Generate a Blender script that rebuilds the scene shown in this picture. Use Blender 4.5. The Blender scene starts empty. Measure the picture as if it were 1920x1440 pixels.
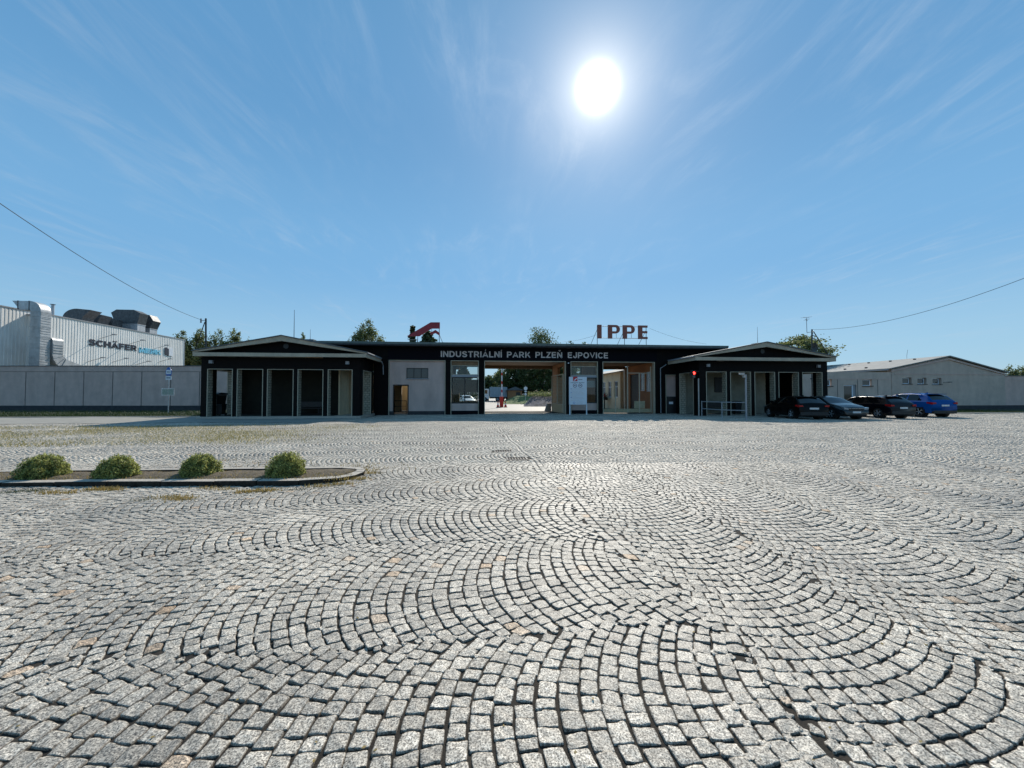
import bpy, bmesh, math, random
import numpy as np
from mathutils import Vector, Matrix, noise as mnoise

random.seed(7)
rng = np.random.default_rng(7)
R = math.radians
sc = bpy.context.scene
COL = sc.collection

# ------------------------------------------------------------------ camera
YAW, PITCH, F, CX, CY, CAMH = R(5.3), R(1.51), 721.0, 960.0, 720.0, 1.6
cam_d = bpy.data.cameras.new('camera')
cam = bpy.data.objects.new('camera', cam_d)
COL.objects.link(cam)
cam_d.sensor_width = 36.0
cam_d.lens = 36.0 * F / 1920.0
cam_d.clip_start, cam_d.clip_end = 0.05, 3000
cam.location = (0, 0, CAMH)
cam.rotation_euler = (R(90) + PITCH, 0, -YAW)
sc.camera = cam

# ------------------------------------------------------------------ sun + sky
SUN_EL, SUN_AZ = R(38.4), R(18.07)          # azimuth from +Y towards +X
sdir = Vector((math.sin(SUN_AZ) * math.cos(SUN_EL), math.cos(SUN_AZ) * math.cos(SUN_EL), math.sin(SUN_EL)))
sl = bpy.data.lights.new('sun', 'SUN')
sl.energy, sl.angle, sl.color = 5.0, R(0.5), (1.0, 0.93, 0.82)
so = bpy.data.objects.new('sun', sl)
COL.objects.link(so)
so.rotation_euler = sdir.to_track_quat('Z', 'Y').to_euler()
so.location = (0, 0, 60)

world = bpy.data.worlds.new('World')
sc.world = world
world.use_nodes = True
wn, wl = world.node_tree.nodes, world.node_tree.links
wn.clear()


def N(nodes, t, **kw):
    n = nodes.new(t)
    for k, v in kw.items():
        if k == 'op': n.operation = v
        else: setattr(n, k, v)
    return n


def sky_world():
    out = N(wn, 'ShaderNodeOutputWorld'); bg = N(wn, 'ShaderNodeBackground')
    sky = N(wn, 'ShaderNodeTexSky'); sky.sky_type = 'NISHITA'; sky.sun_disc = False
    sky.sun_elevation, sky.sun_rotation = SUN_EL, SUN_AZ
    sky.altitude, sky.air_density, sky.dust_density, sky.ozone_density = 300, 1.0, 0.35, 2.2
    bg.inputs['Strength'].default_value = 0.09
    tc = N(wn, 'ShaderNodeTexCoord')
    sep = N(wn, 'ShaderNodeSeparateXYZ'); wl.new(tc.outputs['Generated'], sep.inputs[0])
    mx = N(wn, 'ShaderNodeMath', op='MAXIMUM'); wl.new(sep.outputs['Z'], mx.inputs[0]); mx.inputs[1].default_value = 0.03
    # cloud layer: direction projected on a flat layer overhead
    dx = N(wn, 'ShaderNodeMath', op='DIVIDE'); dy = N(wn, 'ShaderNodeMath', op='DIVIDE')
    wl.new(sep.outputs['X'], dx.inputs[0]); wl.new(mx.outputs[0], dx.inputs[1])
    wl.new(sep.outputs['Y'], dy.inputs[0]); wl.new(mx.outputs[0], dy.inputs[1])
    cmb = N(wn, 'ShaderNodeCombineXYZ'); wl.new(dx.outputs[0], cmb.inputs[0]); wl.new(dy.outputs[0], cmb.inputs[1])

    def layer(rot, scale, stretch, lo, hi, w, dist, detail=7):
        mp = N(wn, 'ShaderNodeMapping'); mp.inputs['Rotation'].default_value = (0, 0, R(rot))
        mp.inputs['Scale'].default_value = (scale * stretch, scale, 1)
        mp.inputs['Location'].default_value = (w, w * 1.7, 0)
        wl.new(cmb.outputs[0], mp.inputs[0])
        nz = N(wn, 'ShaderNodeTexNoise'); nz.inputs['Scale'].default_value = 1.0
        nz.inputs['Detail'].default_value = detail; nz.inputs['Roughness'].default_value = 0.64
        nz.inputs['Distortion'].default_value = dist
        wl.new(mp.outputs[0], nz.inputs['Vector'])
        mr = N(wn, 'ShaderNodeMapRange'); mr.interpolation_type = 'SMOOTHSTEP'
        mr.inputs['From Min'].default_value = lo; mr.inputs['From Max'].default_value = hi
        wl.new(nz.outputs['Fac'], mr.inputs['Value'])
        return mr.outputs['Result']
    a = layer(*CL_A)
    b = layer(*CL_B)
    big = layer(*CL_M)
    s1 = N(wn, 'ShaderNodeMath', op='ADD'); wl.new(a, s1.inputs[0]); wl.new(b, s1.inputs[1])
    s2 = N(wn, 'ShaderNodeMath', op='MULTIPLY'); wl.new(s1.outputs[0], s2.inputs[0]); wl.new(big, s2.inputs[1])
    s3 = N(wn, 'ShaderNodeMath', op='MULTIPLY'); wl.new(s2.outputs[0], s3.inputs[0]); s3.inputs[1].default_value = 0.23
    # cirrus thins out towards the horizon haze
    veil = N(wn, 'ShaderNodeMath', op='ADD'); wl.new(s3.outputs[0], veil.inputs[0]); veil.inputs[1].default_value = 0.0
    # angle from the sun
    dot = N(wn, 'ShaderNodeVectorMath', operation='DOT_PRODUCT')
    nrm = N(wn, 'ShaderNodeVectorMath', operation='NORMALIZE'); wl.new(tc.outputs['Generated'], nrm.inputs[0])
    wl.new(nrm.outputs[0], dot.inputs[0]); dot.inputs[1].default_value = tuple(sdir)
    ac = N(wn, 'ShaderNodeMath', op='ARCCOSINE'); wl.new(dot.outputs['Value'], ac.inputs[0])
    # thin-cloud brightness grows near the sun
    near = N(wn, 'ShaderNodeMapRange'); near.interpolation_type = 'SMOOTHSTEP'
    near.inputs['From Min'].default_value = 0.0; near.inputs['From Max'].default_value = 1.0
    near.inputs['To Min'].default_value = 1.0; near.inputs['To Max'].default_value = 0.75
    wl.new(ac.outputs[0], near.inputs['Value'])
    cc = N(wn, 'ShaderNodeMix', data_type='RGBA')
    hsv = N(wn, 'ShaderNodeHueSaturation'); hsv.inputs['Saturation'].default_value = SKY_SAT
    hsv.inputs['Hue'].default_value = 0.5; hsv.inputs['Value'].default_value = SKY_VAL
    wl.new(sky.outputs[0], hsv.inputs['Color'])
    # thin even dust veil: colour by elevation, blended with the physical sky
    nz_ = N(wn, 'ShaderNodeVectorMath', operation='NORMALIZE'); wl.new(tc.outputs['Generated'], nz_.inputs[0])
    sz = N(wn, 'ShaderNodeSeparateXYZ'); wl.new(nz_.outputs[0], sz.inputs[0])
    rp = N(wn, 'ShaderNodeValToRGB'); rp.color_ramp.interpolation = 'EASE'
    els = rp.color_ramp.elements
    for i, (p, c) in enumerate(SKY_RAMP):
        e = els[i] if i < 2 else els.new(p)
        e.position = p; e.color = (*c, 1)
    wl.new(sz.outputs['Z'], rp.inputs[0])
    rs = N(wn, 'ShaderNodeVectorMath', operation='SCALE'); rs.inputs['Scale'].default_value = SKY_RAMP_GAIN
    wl.new(rp.outputs[0], rs.inputs[0])
    gm = N(wn, 'ShaderNodeMix', data_type='RGBA'); gm.inputs[0].default_value = SKY_MIX
    wl.new(hsv.outputs[0], gm.inputs[6]); wl.new(rs.outputs[0], gm.inputs[7])
    wl.new(veil.outputs[0], cc.inputs[0]); wl.new(gm.outputs[2], cc.inputs[6])
    cw = N(wn, 'ShaderNodeVectorMath', operation='SCALE'); cw.inputs[0].default_value = CLOUD_COL
    wl.new(near.outputs['Result'], cw.inputs['Scale'])
    wl.new(cw.outputs[0], cc.inputs[7])
    # solar disc with its aureole in thin cirrus
    def glow(width, power, amp, col):
        m = N(wn, 'ShaderNodeMath', op='DIVIDE'); wl.new(ac.outputs[0], m.inputs[0]); m.inputs[1].default_value = R(width)
        p = N(wn, 'ShaderNodeMath', op='POWER'); wl.new(m.outputs[0], p.inputs[0]); p.inputs[1].default_value = power
        ng = N(wn, 'ShaderNodeMath', op='MULTIPLY'); wl.new(p.outputs[0], ng.inputs[0]); ng.inputs[1].default_value = -1
        e = N(wn, 'ShaderNodeMath', op='EXPONENT'); wl.new(ng.outputs[0], e.inputs[0])
        s = N(wn, 'ShaderNodeVectorMath', operation='SCALE'); s.inputs[0].default_value = tuple(amp * c for c in col)
        wl.new(e.outputs[0], s.inputs['Scale'])
        return s.outputs[0]
    tot = cc.outputs[2]
    for g in SUN_GLOWS:
        ad = N(wn, 'ShaderNodeVectorMath', operation='ADD'); wl.new(tot, ad.inputs[0]); wl.new(glow(*g), ad.inputs[1])
        tot = ad.outputs[0]
    wl.new(tot, bg.inputs['Color']); wl.new(bg.outputs[0], out.inputs[0])


CL_A = (70, 0.9, 3.4, 0.46, 0.80, 9.3, 1.6, 9)
CL_B = (-20, 0.8, 2.6, 0.50, 0.84, 6.2, 2.0, 9)
CL_M = (0, 0.55, 1.0, 0.40, 0.66, 7.1, 0.4, 3)
SKY_SAT, SKY_VAL, SKY_MIX, SKY_RAMP_GAIN = 1.05, 1.0, 0.8, 1 / 0.09
SKY_RAMP = [(0.0, (.39, .61, .78)), (1.0, (.09, .29, .50)), (0.08, (.33, .59, .81)), (0.3, (.20, .475, .79)), (0.6, (.135, .37, .67))]
CLOUD_COL = (8.0, 9.3, 10.8)
SUN_GLOWS = [(1.5, 2.4, 70.0, (1, .97, .90)), (3.2, 1.2, 11.0, (1, .88, .66)), (8.0, 1.1, 2.9, (1, .86, .72))]
sky_world()

sc.view_settings.view_transform = 'Standard'
sc.view_settings.look = 'None'
sc.view_settings.exposure = 0.0
sc.view_settings.gamma = 1.0
sc.cycles.max_bounces = 6
sc.cycles.transparent_max_bounces = 12
sc.cycles.caustics_reflective = False
sc.cycles.caustics_refractive = False

# ------------------------------------------------------------------ photo helper (used to find real positions)
_f = Vector((math.sin(YAW) * math.cos(PITCH), math.cos(YAW) * math.cos(PITCH), math.sin(PITCH)))
_r = Vector((math.cos(YAW), -math.sin(YAW), 0))
_u = _r.cross(_f)


def ray(px, py):
    return _f + _r * ((px - CX) / F) + _u * (-(py - CY) / F)


def atY(px, py, Y):
    d = ray(px, py); return Vector((0, 0, CAMH)) + d * (Y / d.y)


def atX(px, py, X):
    d = ray(px, py); return Vector((0, 0, CAMH)) + d * (X / d.x)


def gnd(px, py, z=0.0):
    d = ray(px, py); return Vector((0, 0, CAMH)) + d * ((z - CAMH) / d.z)


def atD(px, py, D):
    d = ray(px, py); return Vector((0, 0, CAMH)) + d * D


# ------------------------------------------------------------------ object helpers
def tag(o, label=None, cat=None, group=None, kind=None):
    if label: o['label'] = label
    if cat: o['category'] = cat
    if group: o['group'] = group
    if kind: o['kind'] = kind
    return o


def empty(name, loc, label=None, cat=None, group=None, rz=0):
    o = bpy.data.objects.new(name, None); COL.objects.link(o)
    o.location = loc; o.rotation_euler = (0, 0, rz); o.empty_display_size = 0.3
    return tag(o, label, cat, group)


def worigin(o):
    v = Vector((0, 0, 0))
    while o is not None:
        v += Vector(o.location); o = o.parent
    return v


class MB:
    def __init__(s): s.v = []; s.f = []; s.mi = []; s.cur = 0

    def add(s, vs, fs):
        n = len(s.v); s.v += [tuple(p) for p in vs]; s.f += [tuple(i + n for i in f) for f in fs]
        s.mi += [s.cur] * len(fs); return s

    def box(s, x0, x1, y0, y1, z0, z1):
        if x0 > x1: x0, x1 = x1, x0
        if y0 > y1: y0, y1 = y1, y0
        if z0 > z1: z0, z1 = z1, z0
        return s.add([(x0, y0, z0), (x1, y0, z0), (x1, y1, z0), (x0, y1, z0), (x0, y0, z1), (x1, y0, z1), (x1, y1, z1), (x0, y1, z1)],
                     [(0, 3, 2, 1), (4, 5, 6, 7), (0, 1, 5, 4), (1, 2, 6, 5), (2, 3, 7, 6), (3, 0, 4, 7)])

    def prism(s, poly, axis, d0, d1):
        n = len(poly)
        def P(a, b, d):
            return {'y': (a, d, b), 'x': (d, a, b), 'z': (a, b, d)}[axis]
        vs = [P(a, b, d0) for a, b in poly] + [P(a, b, d1) for a, b in poly]
        area = sum(poly[i][0] * poly[(i + 1) % n][1] - poly[(i + 1) % n][0] * poly[i][1] for i in range(n))
        fs = [tuple(range(n - 1, -1, -1)), tuple(range(n, 2 * n))] + [(i, (i + 1) % n, n + (i + 1) % n, n + i) for i in range(n)]
        flip = (area < 0) ^ (d1 < d0) ^ (axis == 'y')
        if flip: fs = [tuple(reversed(f)) for f in fs]
        return s.add(vs, fs)

    def tube(s, p0, p1, r0, r1=None, n=8, caps=True):
        r1 = r0 if r1 is None else r1
        p0, p1 = Vector(p0), Vector(p1); d = (p1 - p0)
        if d.length < 1e-6: return s
        q = d.to_track_quat('Z', 'Y'); vs = []
        for p, r in ((p0, r0), (p1, r1)):
            for i in range(n):
                a = 2 * math.pi * i / n; vs.append(p + q @ Vector((math.cos(a) * r, math.sin(a) * r, 0)))
        fs = [(i, (i + 1) % n, n + (i + 1) % n, n + i) for i in range(n)]
        if caps: fs += [tuple(range(n - 1, -1, -1)), tuple(range(n, 2 * n))]
        return s.add(vs, fs)

    def path(s, pts, r, n=8):
        for a, b in zip(pts[:-1], pts[1:]): s.tube(a, b, r, n=n)
        return s

    def wall(s, x0, x1, z0, z1, y0, y1, holes):
        """wall slab in the XZ plane with rectangular holes (x0,x1,z0,z1)"""
        xs = sorted({x0, x1, *[h[0] for h in holes], *[h[1] for h in holes]})
        zs = sorted({z0, z1, *[h[2] for h in holes], *[h[3] for h in holes]})
        return s._grid(xs, zs, holes, lambda a, b, d: (a, d, b), y0, y1)

    def wallx(s, y0, y1, z0, z1, x0, x1, holes):
        ys = sorted({y0, y1, *[h[0] for h in holes], *[h[1] for h in holes]})
        zs = sorted({z0, z1, *[h[2] for h in holes], *[h[3] for h in holes]})
        return s._grid(ys, zs, holes, lambda a, b, d: (d, a, b), x0, x1)

    def _grid(s, A, B, holes, P, d0, d1):
        na, nb = len(A) - 1, len(B) - 1
        def solid(i, j):
            if i < 0 or j < 0 or i >= na or j >= nb: return False
            a, b = (A[i] + A[i + 1]) / 2, (B[j] + B[j + 1]) / 2
            return not any(h[0] < a < h[1] and h[2] < b < h[3] for h in holes)
        for i in range(na):
            for j in range(nb):
                if not solid(i, j): continue
                a0, a1, b0, b1 = A[i], A[i + 1], B[j], B[j + 1]
                for d in (d0, d1): s.add([P(a0, b0, d), P(a1, b0, d), P(a1, b1, d), P(a0, b1, d)], [(0, 1, 2, 3)])
                if not solid(i - 1, j): s.add([P(a0, b0, d0), P(a0, b1, d0), P(a0, b1, d1), P(a0, b0, d1)], [(0, 1, 2, 3)])
                if not solid(i + 1, j): s.add([P(a1, b0, d0), P(a1, b1, d0), P(a1, b1, d1), P(a1, b0, d1)], [(0, 1, 2, 3)])
                if not solid(i, j - 1): s.add([P(a0, b0, d0), P(a1, b0, d0), P(a1, b0, d1), P(a0, b0, d1)], [(0, 1, 2, 3)])
                if not solid(i, j + 1): s.add([P(a0, b1, d0), P(a1, b1, d0), P(a1, b1, d1), P(a0, b1, d1)], [(0, 1, 2, 3)])
        return s

    def build(s, name, mat, parent=None, local=False, smooth=False, bevel=0):
        me = bpy.data.meshes.new(name)
        off = Vector((0, 0, 0)) if (local or parent is None) else worigin(parent)
        me.from_pydata([(p[0] - off.x, p[1] - off.y, p[2] - off.z) for p in s.v], [], s.f)
        mats = mat if isinstance(mat, (list, tuple)) else [mat]
        for m in mats: me.materials.append(m)
        if len(mats) > 1: me.polygons.foreach_set('material_index', s.mi)
        if smooth: me.polygons.foreach_set('use_smooth', [True] * len(me.polygons))
        me.update()
        o = bpy.data.objects.new(name, me); COL.objects.link(o)
        if parent is not None: o.parent = parent
        if bevel:
            b = o.modifiers.new('bevel', 'BEVEL'); b.width = bevel; b.segments = 2; b.limit_method = 'ANGLE'
        return o


def np_mesh(name, V, Q, mat, parent=None, attr=None, smooth=False):
    me = bpy.data.meshes.new(name)
    me.vertices.add(len(V)); me.vertices.foreach_set('co', np.asarray(V, np.float32).ravel())
    k = Q.shape[1]
    me.loops.add(Q.size); me.loops.foreach_set('vertex_index', Q.astype(np.int32).ravel())
    me.polygons.add(len(Q)); me.polygons.foreach_set('loop_start', np.arange(0, Q.size, k, dtype=np.int32))
    me.polygons.foreach_set('loop_total', np.full(len(Q), k, np.int32))
    if smooth: me.polygons.foreach_set('use_smooth', np.ones(len(Q), bool))
    me.update(calc_edges=True)
    if attr is not None:
        for an, (kind, dat) in attr.items():
            at = me.attributes.new(an, kind, 'POINT'); at.data.foreach_set('value', np.asarray(dat, np.float32).ravel())
    me.materials.append(mat)
    o = bpy.data.objects.new(name, me); COL.objects.link(o)
    if parent is not None: o.parent = parent
    return o


def dup(root, loc=None, rz=None, label=None):
    c = root.copy(); COL.objects.link(c)
    if loc is not None: c.location = loc
    if rz is not None: c.rotation_euler = (0, 0, rz)
    if label: c['label'] = label
    for ch in list(root.children):
        d = ch.copy(); COL.objects.link(d); d.parent = c
        for g in list(ch.children):
            e = g.copy(); COL.objects.link(e); e.parent = d
    return c


# ------------------------------------------------------------------ materials
def mat(name, col, rough=0.8, metal=0.0, noise=None, bump=None, spec=0.5, col2=None, coords='Object', trans=0.0, emit=None, coat=0.0, streak=0):
    m = bpy.data.materials.new(name); m.use_nodes = True
    nt = m.node_tree; n, l = nt.nodes, nt.links
    b = n['Principled BSDF']
    b.inputs['Base Color'].default_value = (*col, 1); b.inputs['Roughness'].default_value = rough
    b.inputs['Metallic'].default_value = metal; b.inputs['Specular IOR Level'].default_value = spec
    if trans: b.inputs['Transmission Weight'].default_value = trans
    if coat: b.inputs['Coat Weight'].default_value = coat; b.inputs['Coat Roughness'].default_value = 0.05
    if emit:
        b.inputs['Emission Color'].default_value = (*emit[0], 1); b.inputs['Emission Strength'].default_value = emit[1]
    tc = N(n, 'ShaderNodeTexCoord')
    if noise:
        sc_, lo, hi = noise[:3]
        nz = N(n, 'ShaderNodeTexNoise'); nz.inputs['Scale'].default_value = sc_; nz.inputs['Detail'].default_value = 6
        nz.inputs['Roughness'].default_value = 0.6
        l.new(tc.outputs[coords], nz.inputs['Vector'])
        cr = N(n, 'ShaderNodeValToRGB')
        cr.color_ramp.elements[0].position = 0.32; cr.color_ramp.elements[1].position = 0.68
        c0 = col if col2 is None else col2
        cr.color_ramp.elements[0].color = (*[min(1, c * lo) for c in c0], 1)
        cr.color_ramp.elements[1].color = (*[min(1, c * hi) for c in col], 1)
        l.new(nz.outputs['Fac'], cr.inputs[0]); l.new(cr.outputs[0], b.inputs['Base Color'])
    if streak:
        mp = N(n, 'ShaderNodeMapping'); mp.inputs['Scale'].default_value = (1.1, 1.1, 0.28); l.new(tc.outputs[coords], mp.inputs[0])
        n5 = N(n, 'ShaderNodeTexNoise'); n5.inputs['Scale'].default_value = 1.0; n5.inputs['Detail'].default_value = 7; n5.inputs['Roughness'].default_value = .65
        l.new(mp.outputs[0], n5.inputs['Vector'])
        r5 = N(n, 'ShaderNodeMapRange'); r5.inputs['From Min'].default_value = .38; r5.inputs['From Max'].default_value = .62
        r5.inputs['To Min'].default_value = 1 - streak; r5.inputs['To Max'].default_value = 1.04; l.new(n5.outputs['Fac'], r5.inputs['Value'])
        vm = N(n, 'ShaderNodeVectorMath', operation='SCALE'); l.new(cr.outputs[0], vm.inputs[0]); l.new(r5.outputs[0], vm.inputs['Scale'])
        l.new(vm.outputs[0], b.inputs['Base Color'])
    if bump:
        bs, st, dist = bump
        nb = N(n, 'ShaderNodeTexNoise'); nb.inputs['Scale'].default_value = bs; nb.inputs['Detail'].default_value = 5
        l.new(tc.outputs[coords], nb.inputs['Vector'])
        bp = N(n, 'ShaderNodeBump'); bp.inputs['Strength'].default_value = st; bp.inputs['Distance'].default_value = dist
        l.new(nb.outputs['Fac'], bp.inputs['Height']); l.new(bp.outputs[0], b.inputs['Normal'])
    return m


def mat_brick(name, c1, c2, mortar, bw=0.26, bh=0.075, ms=0.012, rough=0.6, axis='xz', bumpd=0.006):
    m = bpy.data.materials.new(name); m.use_nodes = True
    n, l = m.node_tree.nodes, m.node_tree.links
    b = n['Principled BSDF']; b.inputs['Roughness'].default_value = rough; b.inputs['Specular IOR Level'].default_value = 0.12
    tc = N(n, 'ShaderNodeTexCoord'); sp = N(n, 'ShaderNodeSeparateXYZ'); l.new(tc.outputs['Object'], sp.inputs[0])
    ad = N(n, 'ShaderNodeMath', op='ADD'); l.new(sp.outputs['X'], ad.inputs[0]); l.new(sp.outputs['Y'], ad.inputs[1])
    cb = N(n, 'ShaderNodeCombineXYZ'); l.new(ad.outputs[0], cb.inputs[0]); l.new(sp.outputs['Z'], cb.inputs[1])
    br = N(n, 'ShaderNodeTexBrick'); br.inputs['Scale'].default_value = 1
    br.inputs['Brick Width'].default_value = bw; br.inputs['Row Height'].default_value = bh
    br.inputs['Mortar Size'].default_value = ms
    br.inputs['Color1'].default_value = (*c1, 1); br.inputs['Color2'].default_value = (*c2, 1)
    br.inputs['Mortar'].default_value = (*mortar, 1)
    l.new(cb.outputs[0], br.inputs['Vector'])
    nz = N(n, 'ShaderNodeTexNoise'); nz.inputs['Scale'].default_value = 3; nz.inputs['Detail'].default_value = 5
    l.new(tc.outputs['Object'], nz.inputs['Vector'])
    mr = N(n, 'ShaderNodeMapRange'); mr.inputs['To Min'].default_value = 0.6; mr.inputs['To Max'].default_value = 1.4
    l.new(nz.outputs['Fac'], mr.inputs['Value'])
    sc_ = N(n, 'ShaderNodeVectorMath', operation='SCALE'); l.new(br.outputs['Color'], sc_.inputs[0]); l.new(mr.outputs[0], sc_.inputs['Scale'])
    l.new(sc_.outputs[0], b.inputs['Base Color'])
    bp = N(n, 'ShaderNodeBump'); bp.inputs['Distance'].default_value = bumpd; bp.invert = True
    l.new(br.outputs['Fac'], bp.inputs['Height']); l.new(bp.outputs[0], b.inputs['Normal'])
    return m


def mat_leaf(name, c1, c2, trans=0.35, rough=0.55):
    m = bpy.data.materials.new(name); m.use_nodes = True
    n, l = m.node_tree.nodes, m.node_tree.links
    b = n['Principled BSDF']; out = n['Material Output']
    at = N(n, 'ShaderNodeAttribute', attribute_name='tint')
    mx = N(n, 'ShaderNodeMix', data_type='RGBA'); l.new(at.outputs['Fac'], mx.inputs[0])
    mx.inputs[6].default_value = (*c1, 1); mx.inputs[7].default_value = (*c2, 1)
    l.new(mx.outputs[2], b.inputs['Base Color']); b.inputs['Roughness'].default_value = rough
    tr = N(n, 'ShaderNodeBsdfTranslucent'); l.new(mx.outputs[2], tr.inputs['Color'])
    ms = N(n, 'ShaderNodeMixShader'); ms.inputs[0].default_value = trans
    l.new(b.outputs[0], ms.inputs[1]); l.new(tr.outputs[0], ms.inputs[2]); l.new(ms.outputs[0], out.inputs['Surface'])
    return m


def mat_granite():
    m = bpy.data.materials.new('granite_setts'); m.use_nodes = True
    n, l = m.node_tree.nodes, m.node_tree.links
    b = n['Principled BSDF']
    tc = N(n, 'ShaderNodeTexCoord'); at = N(n, 'ShaderNodeAttribute', attribute_name='tint')
    pk = N(n, 'ShaderNodeAttribute', attribute_name='pink')
    n1 = N(n, 'ShaderNodeTexNoise'); n1.inputs['Scale'].default_value = 120; n1.inputs['Detail'].default_value = 4
    n1.inputs['Roughness'].default_value = 0.7
    n2 = N(n, 'ShaderNodeTexNoise'); n2.inputs['Scale'].default_value = 55; n2.inputs['Roughness'].default_value = 0.62; n2.inputs['Detail'].default_value = 5
    n3 = N(n, 'ShaderNodeTexNoise'); n3.inputs['Scale'].default_value = 0.7; n3.inputs['Detail'].default_value = 6
    for x in (n1, n2, n3): l.new(tc.outputs['Object'], x.inputs['Vector'])
    r1 = N(n, 'ShaderNodeValToRGB'); e = r1.color_ramp.elements
    e[0].position = 0.38; e[0].color = (0.06, 0.052, 0.043, 1); e[1].position = 0.58; e[1].color = (0.74, 0.66, 0.55, 1)
    el = r1.color_ramp.elements.new(0.48); el.color = (0.37, 0.33, 0.275, 1)
    l.new(n1.outputs['Fac'], r1.inputs[0])
    r2 = N(n, 'ShaderNodeMapRange'); r2.inputs['From Min'].default_value = 0.3; r2.inputs['From Max'].default_value = 0.7
    r2.inputs['To Min'].default_value = 0.5; r2.inputs['To Max'].default_value = 1.5; l.new(n2.outputs['Fac'], r2.inputs['Value'])
    r3 = N(n, 'ShaderNodeMapRange'); r3.inputs['From Min'].default_value = 0.3; r3.inputs['From Max'].default_value = 0.7
    r3.inputs['To Min'].default_value = 0.70; r3.inputs['To Max'].default_value = 1.2; l.new(n3.outputs['Fac'], r3.inputs['Value'])
    t = N(n, 'ShaderNodeMapRange'); t.inputs['To Min'].default_value = 0.60; t.inputs['To Max'].default_value = 1.30; l.new(at.outputs['Fac'], t.inputs['Value'])
    m1 = N(n, 'ShaderNodeMath', op='MULTIPLY'); l.new(r2.outputs[0], m1.inputs[0]); l.new(r3.outputs[0], m1.inputs[1])
    m2 = N(n, 'ShaderNodeMath', op='MULTIPLY'); l.new(m1.outputs[0], m2.inputs[0]); l.new(t.outputs[0], m2.inputs[1])
    s = N(n, 'ShaderNodeVectorMath', operation='SCALE'); l.new(r1.outputs[0], s.inputs[0]); l.new(m2.outputs[0], s.inputs['Scale'])
    px = N(n, 'ShaderNodeMix', data_type='RGBA', blend_type='MULTIPLY'); l.new(pk.outputs['Fac'], px.inputs[0])
    l.new(s.outputs[0], px.inputs[6]); px.inputs[7].default_value = (1.1, 0.84, 0.62, 1)
    # stains of moss / dirt with soft outlines
    n4 = N(n, 'ShaderNodeTexNoise'); n4.inputs['Scale'].default_value = 1.1; n4.inputs['Detail'].default_value = 9; n4.inputs['Roughness'].default_value = 0.7
    l.new(tc.outputs['Object'], n4.inputs['Vector'])
    r4 = N(n, 'ShaderNodeMapRange'); r4.inputs['From Min'].default_value = 0.57; r4.inputs['From Max'].default_value = 0.72
    r4.inputs['To Max'].default_value = 0.55; l.new(n4.outputs['Fac'], r4.inputs['Value'])
    dm = N(n, 'ShaderNodeMix', data_type='RGBA'); l.new(r4.outputs[0], dm.inputs[0]); l.new(px.outputs[2], dm.inputs[6])
    dm.inputs[7].default_value = (0.12, 0.11, 0.09, 1)
    wd = N(n, 'ShaderNodeAttribute', attribute_name='weedy')
    wm = N(n, 'ShaderNodeMix', data_type='RGBA'); l.new(wd.outputs['Fac'], wm.inputs[0]); l.new(dm.outputs[2], wm.inputs[6])
    wm.inputs[7].default_value = (0.30, 0.25, 0.13, 1)
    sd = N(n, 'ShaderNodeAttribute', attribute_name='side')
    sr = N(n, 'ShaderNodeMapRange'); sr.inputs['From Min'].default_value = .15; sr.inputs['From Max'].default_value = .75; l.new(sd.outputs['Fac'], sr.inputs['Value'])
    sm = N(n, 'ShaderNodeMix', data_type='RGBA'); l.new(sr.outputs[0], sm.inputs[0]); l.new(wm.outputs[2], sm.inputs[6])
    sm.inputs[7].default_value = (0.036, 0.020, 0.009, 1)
    l.new(sm.outputs[2], b.inputs['Base Color'])
    rg = N(n, 'ShaderNodeMapRange'); rg.inputs['From Min'].default_value = 0.35; rg.inputs['From Max'].default_value = 0.65
    rg.inputs['To Min'].default_value = STONE_ROUGH - .18; rg.inputs['To Max'].default_value = STONE_ROUGH + .06
    l.new(n3.outputs['Fac'], rg.inputs['Value']); l.new(rg.outputs[0], b.inputs['Roughness'])
    sp_ = N(n, 'ShaderNodeMapRange'); sp_.inputs['To Min'].default_value = 0.55; sp_.inputs['To Max'].default_value = 0.0
    l.new(sd.outputs['Fac'], sp_.inputs['Value']); l.new(sp_.outputs[0], b.inputs['Specular IOR Level'])
    bp1 = N(n, 'ShaderNodeBump'); bp1.inputs['Strength'].default_value = 0.75; bp1.inputs['Distance'].default_value = 0.006
    l.new(n2.outputs['Fac'], bp1.inputs['Height'])
    bp2 = N(n, 'ShaderNodeBump'); bp2.inputs['Strength'].default_value = 0.6; bp2.inputs['Distance'].default_value = 0.0015
    l.new(n1.outputs['Fac'], bp2.inputs['Height']); l.new(bp1.outputs[0], bp2.inputs['Normal'])
    l.new(bp2.outputs[0], b.inputs['Normal'])
    return m


STONE_ROUGH = 0.68
M = {}
M['granite'] = mat_granite()
M['joint'] = mat('joint_sand', (0.02, 0.015, 0.010), 0.95, noise=(9, .35, 1.5), bump=(120, .8, .006))
M['soil'] = mat('dry_soil', (0.13, 0.10, 0.065), 0.95, noise=(14, .45, 1.5), bump=(40, 1, .03))
M['asphalt'] = mat('worn_asphalt', (0.29, 0.27, 0.235), 0.85, noise=(2.2, .8, 1.15), bump=(90, .5, .006))
M['grass'] = mat('grass_ground', (0.016, 0.026, 0.008), 0.95, noise=(3, .6, 1.5), bump=(30, 1, .05))
M['field'] = mat('far_ground', (0.10, 0.11, 0.06), 0.95, noise=(.2, .7, 1.3))
M['kerbside'] = mat('shaded_mossy_kerb_face', (0.035, 0.03, 0.024), 0.9, noise=(14, .5, 1.4), bump=(40, .6, .006), spec=.2)  # mossy dirt plus the shade on the kerb face, painted into its colour
M['kerb'] = mat('kerb_granite', (0.42, 0.37, 0.31), 0.7, noise=(30, .7, 1.2), bump=(60, .5, .004))
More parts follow.
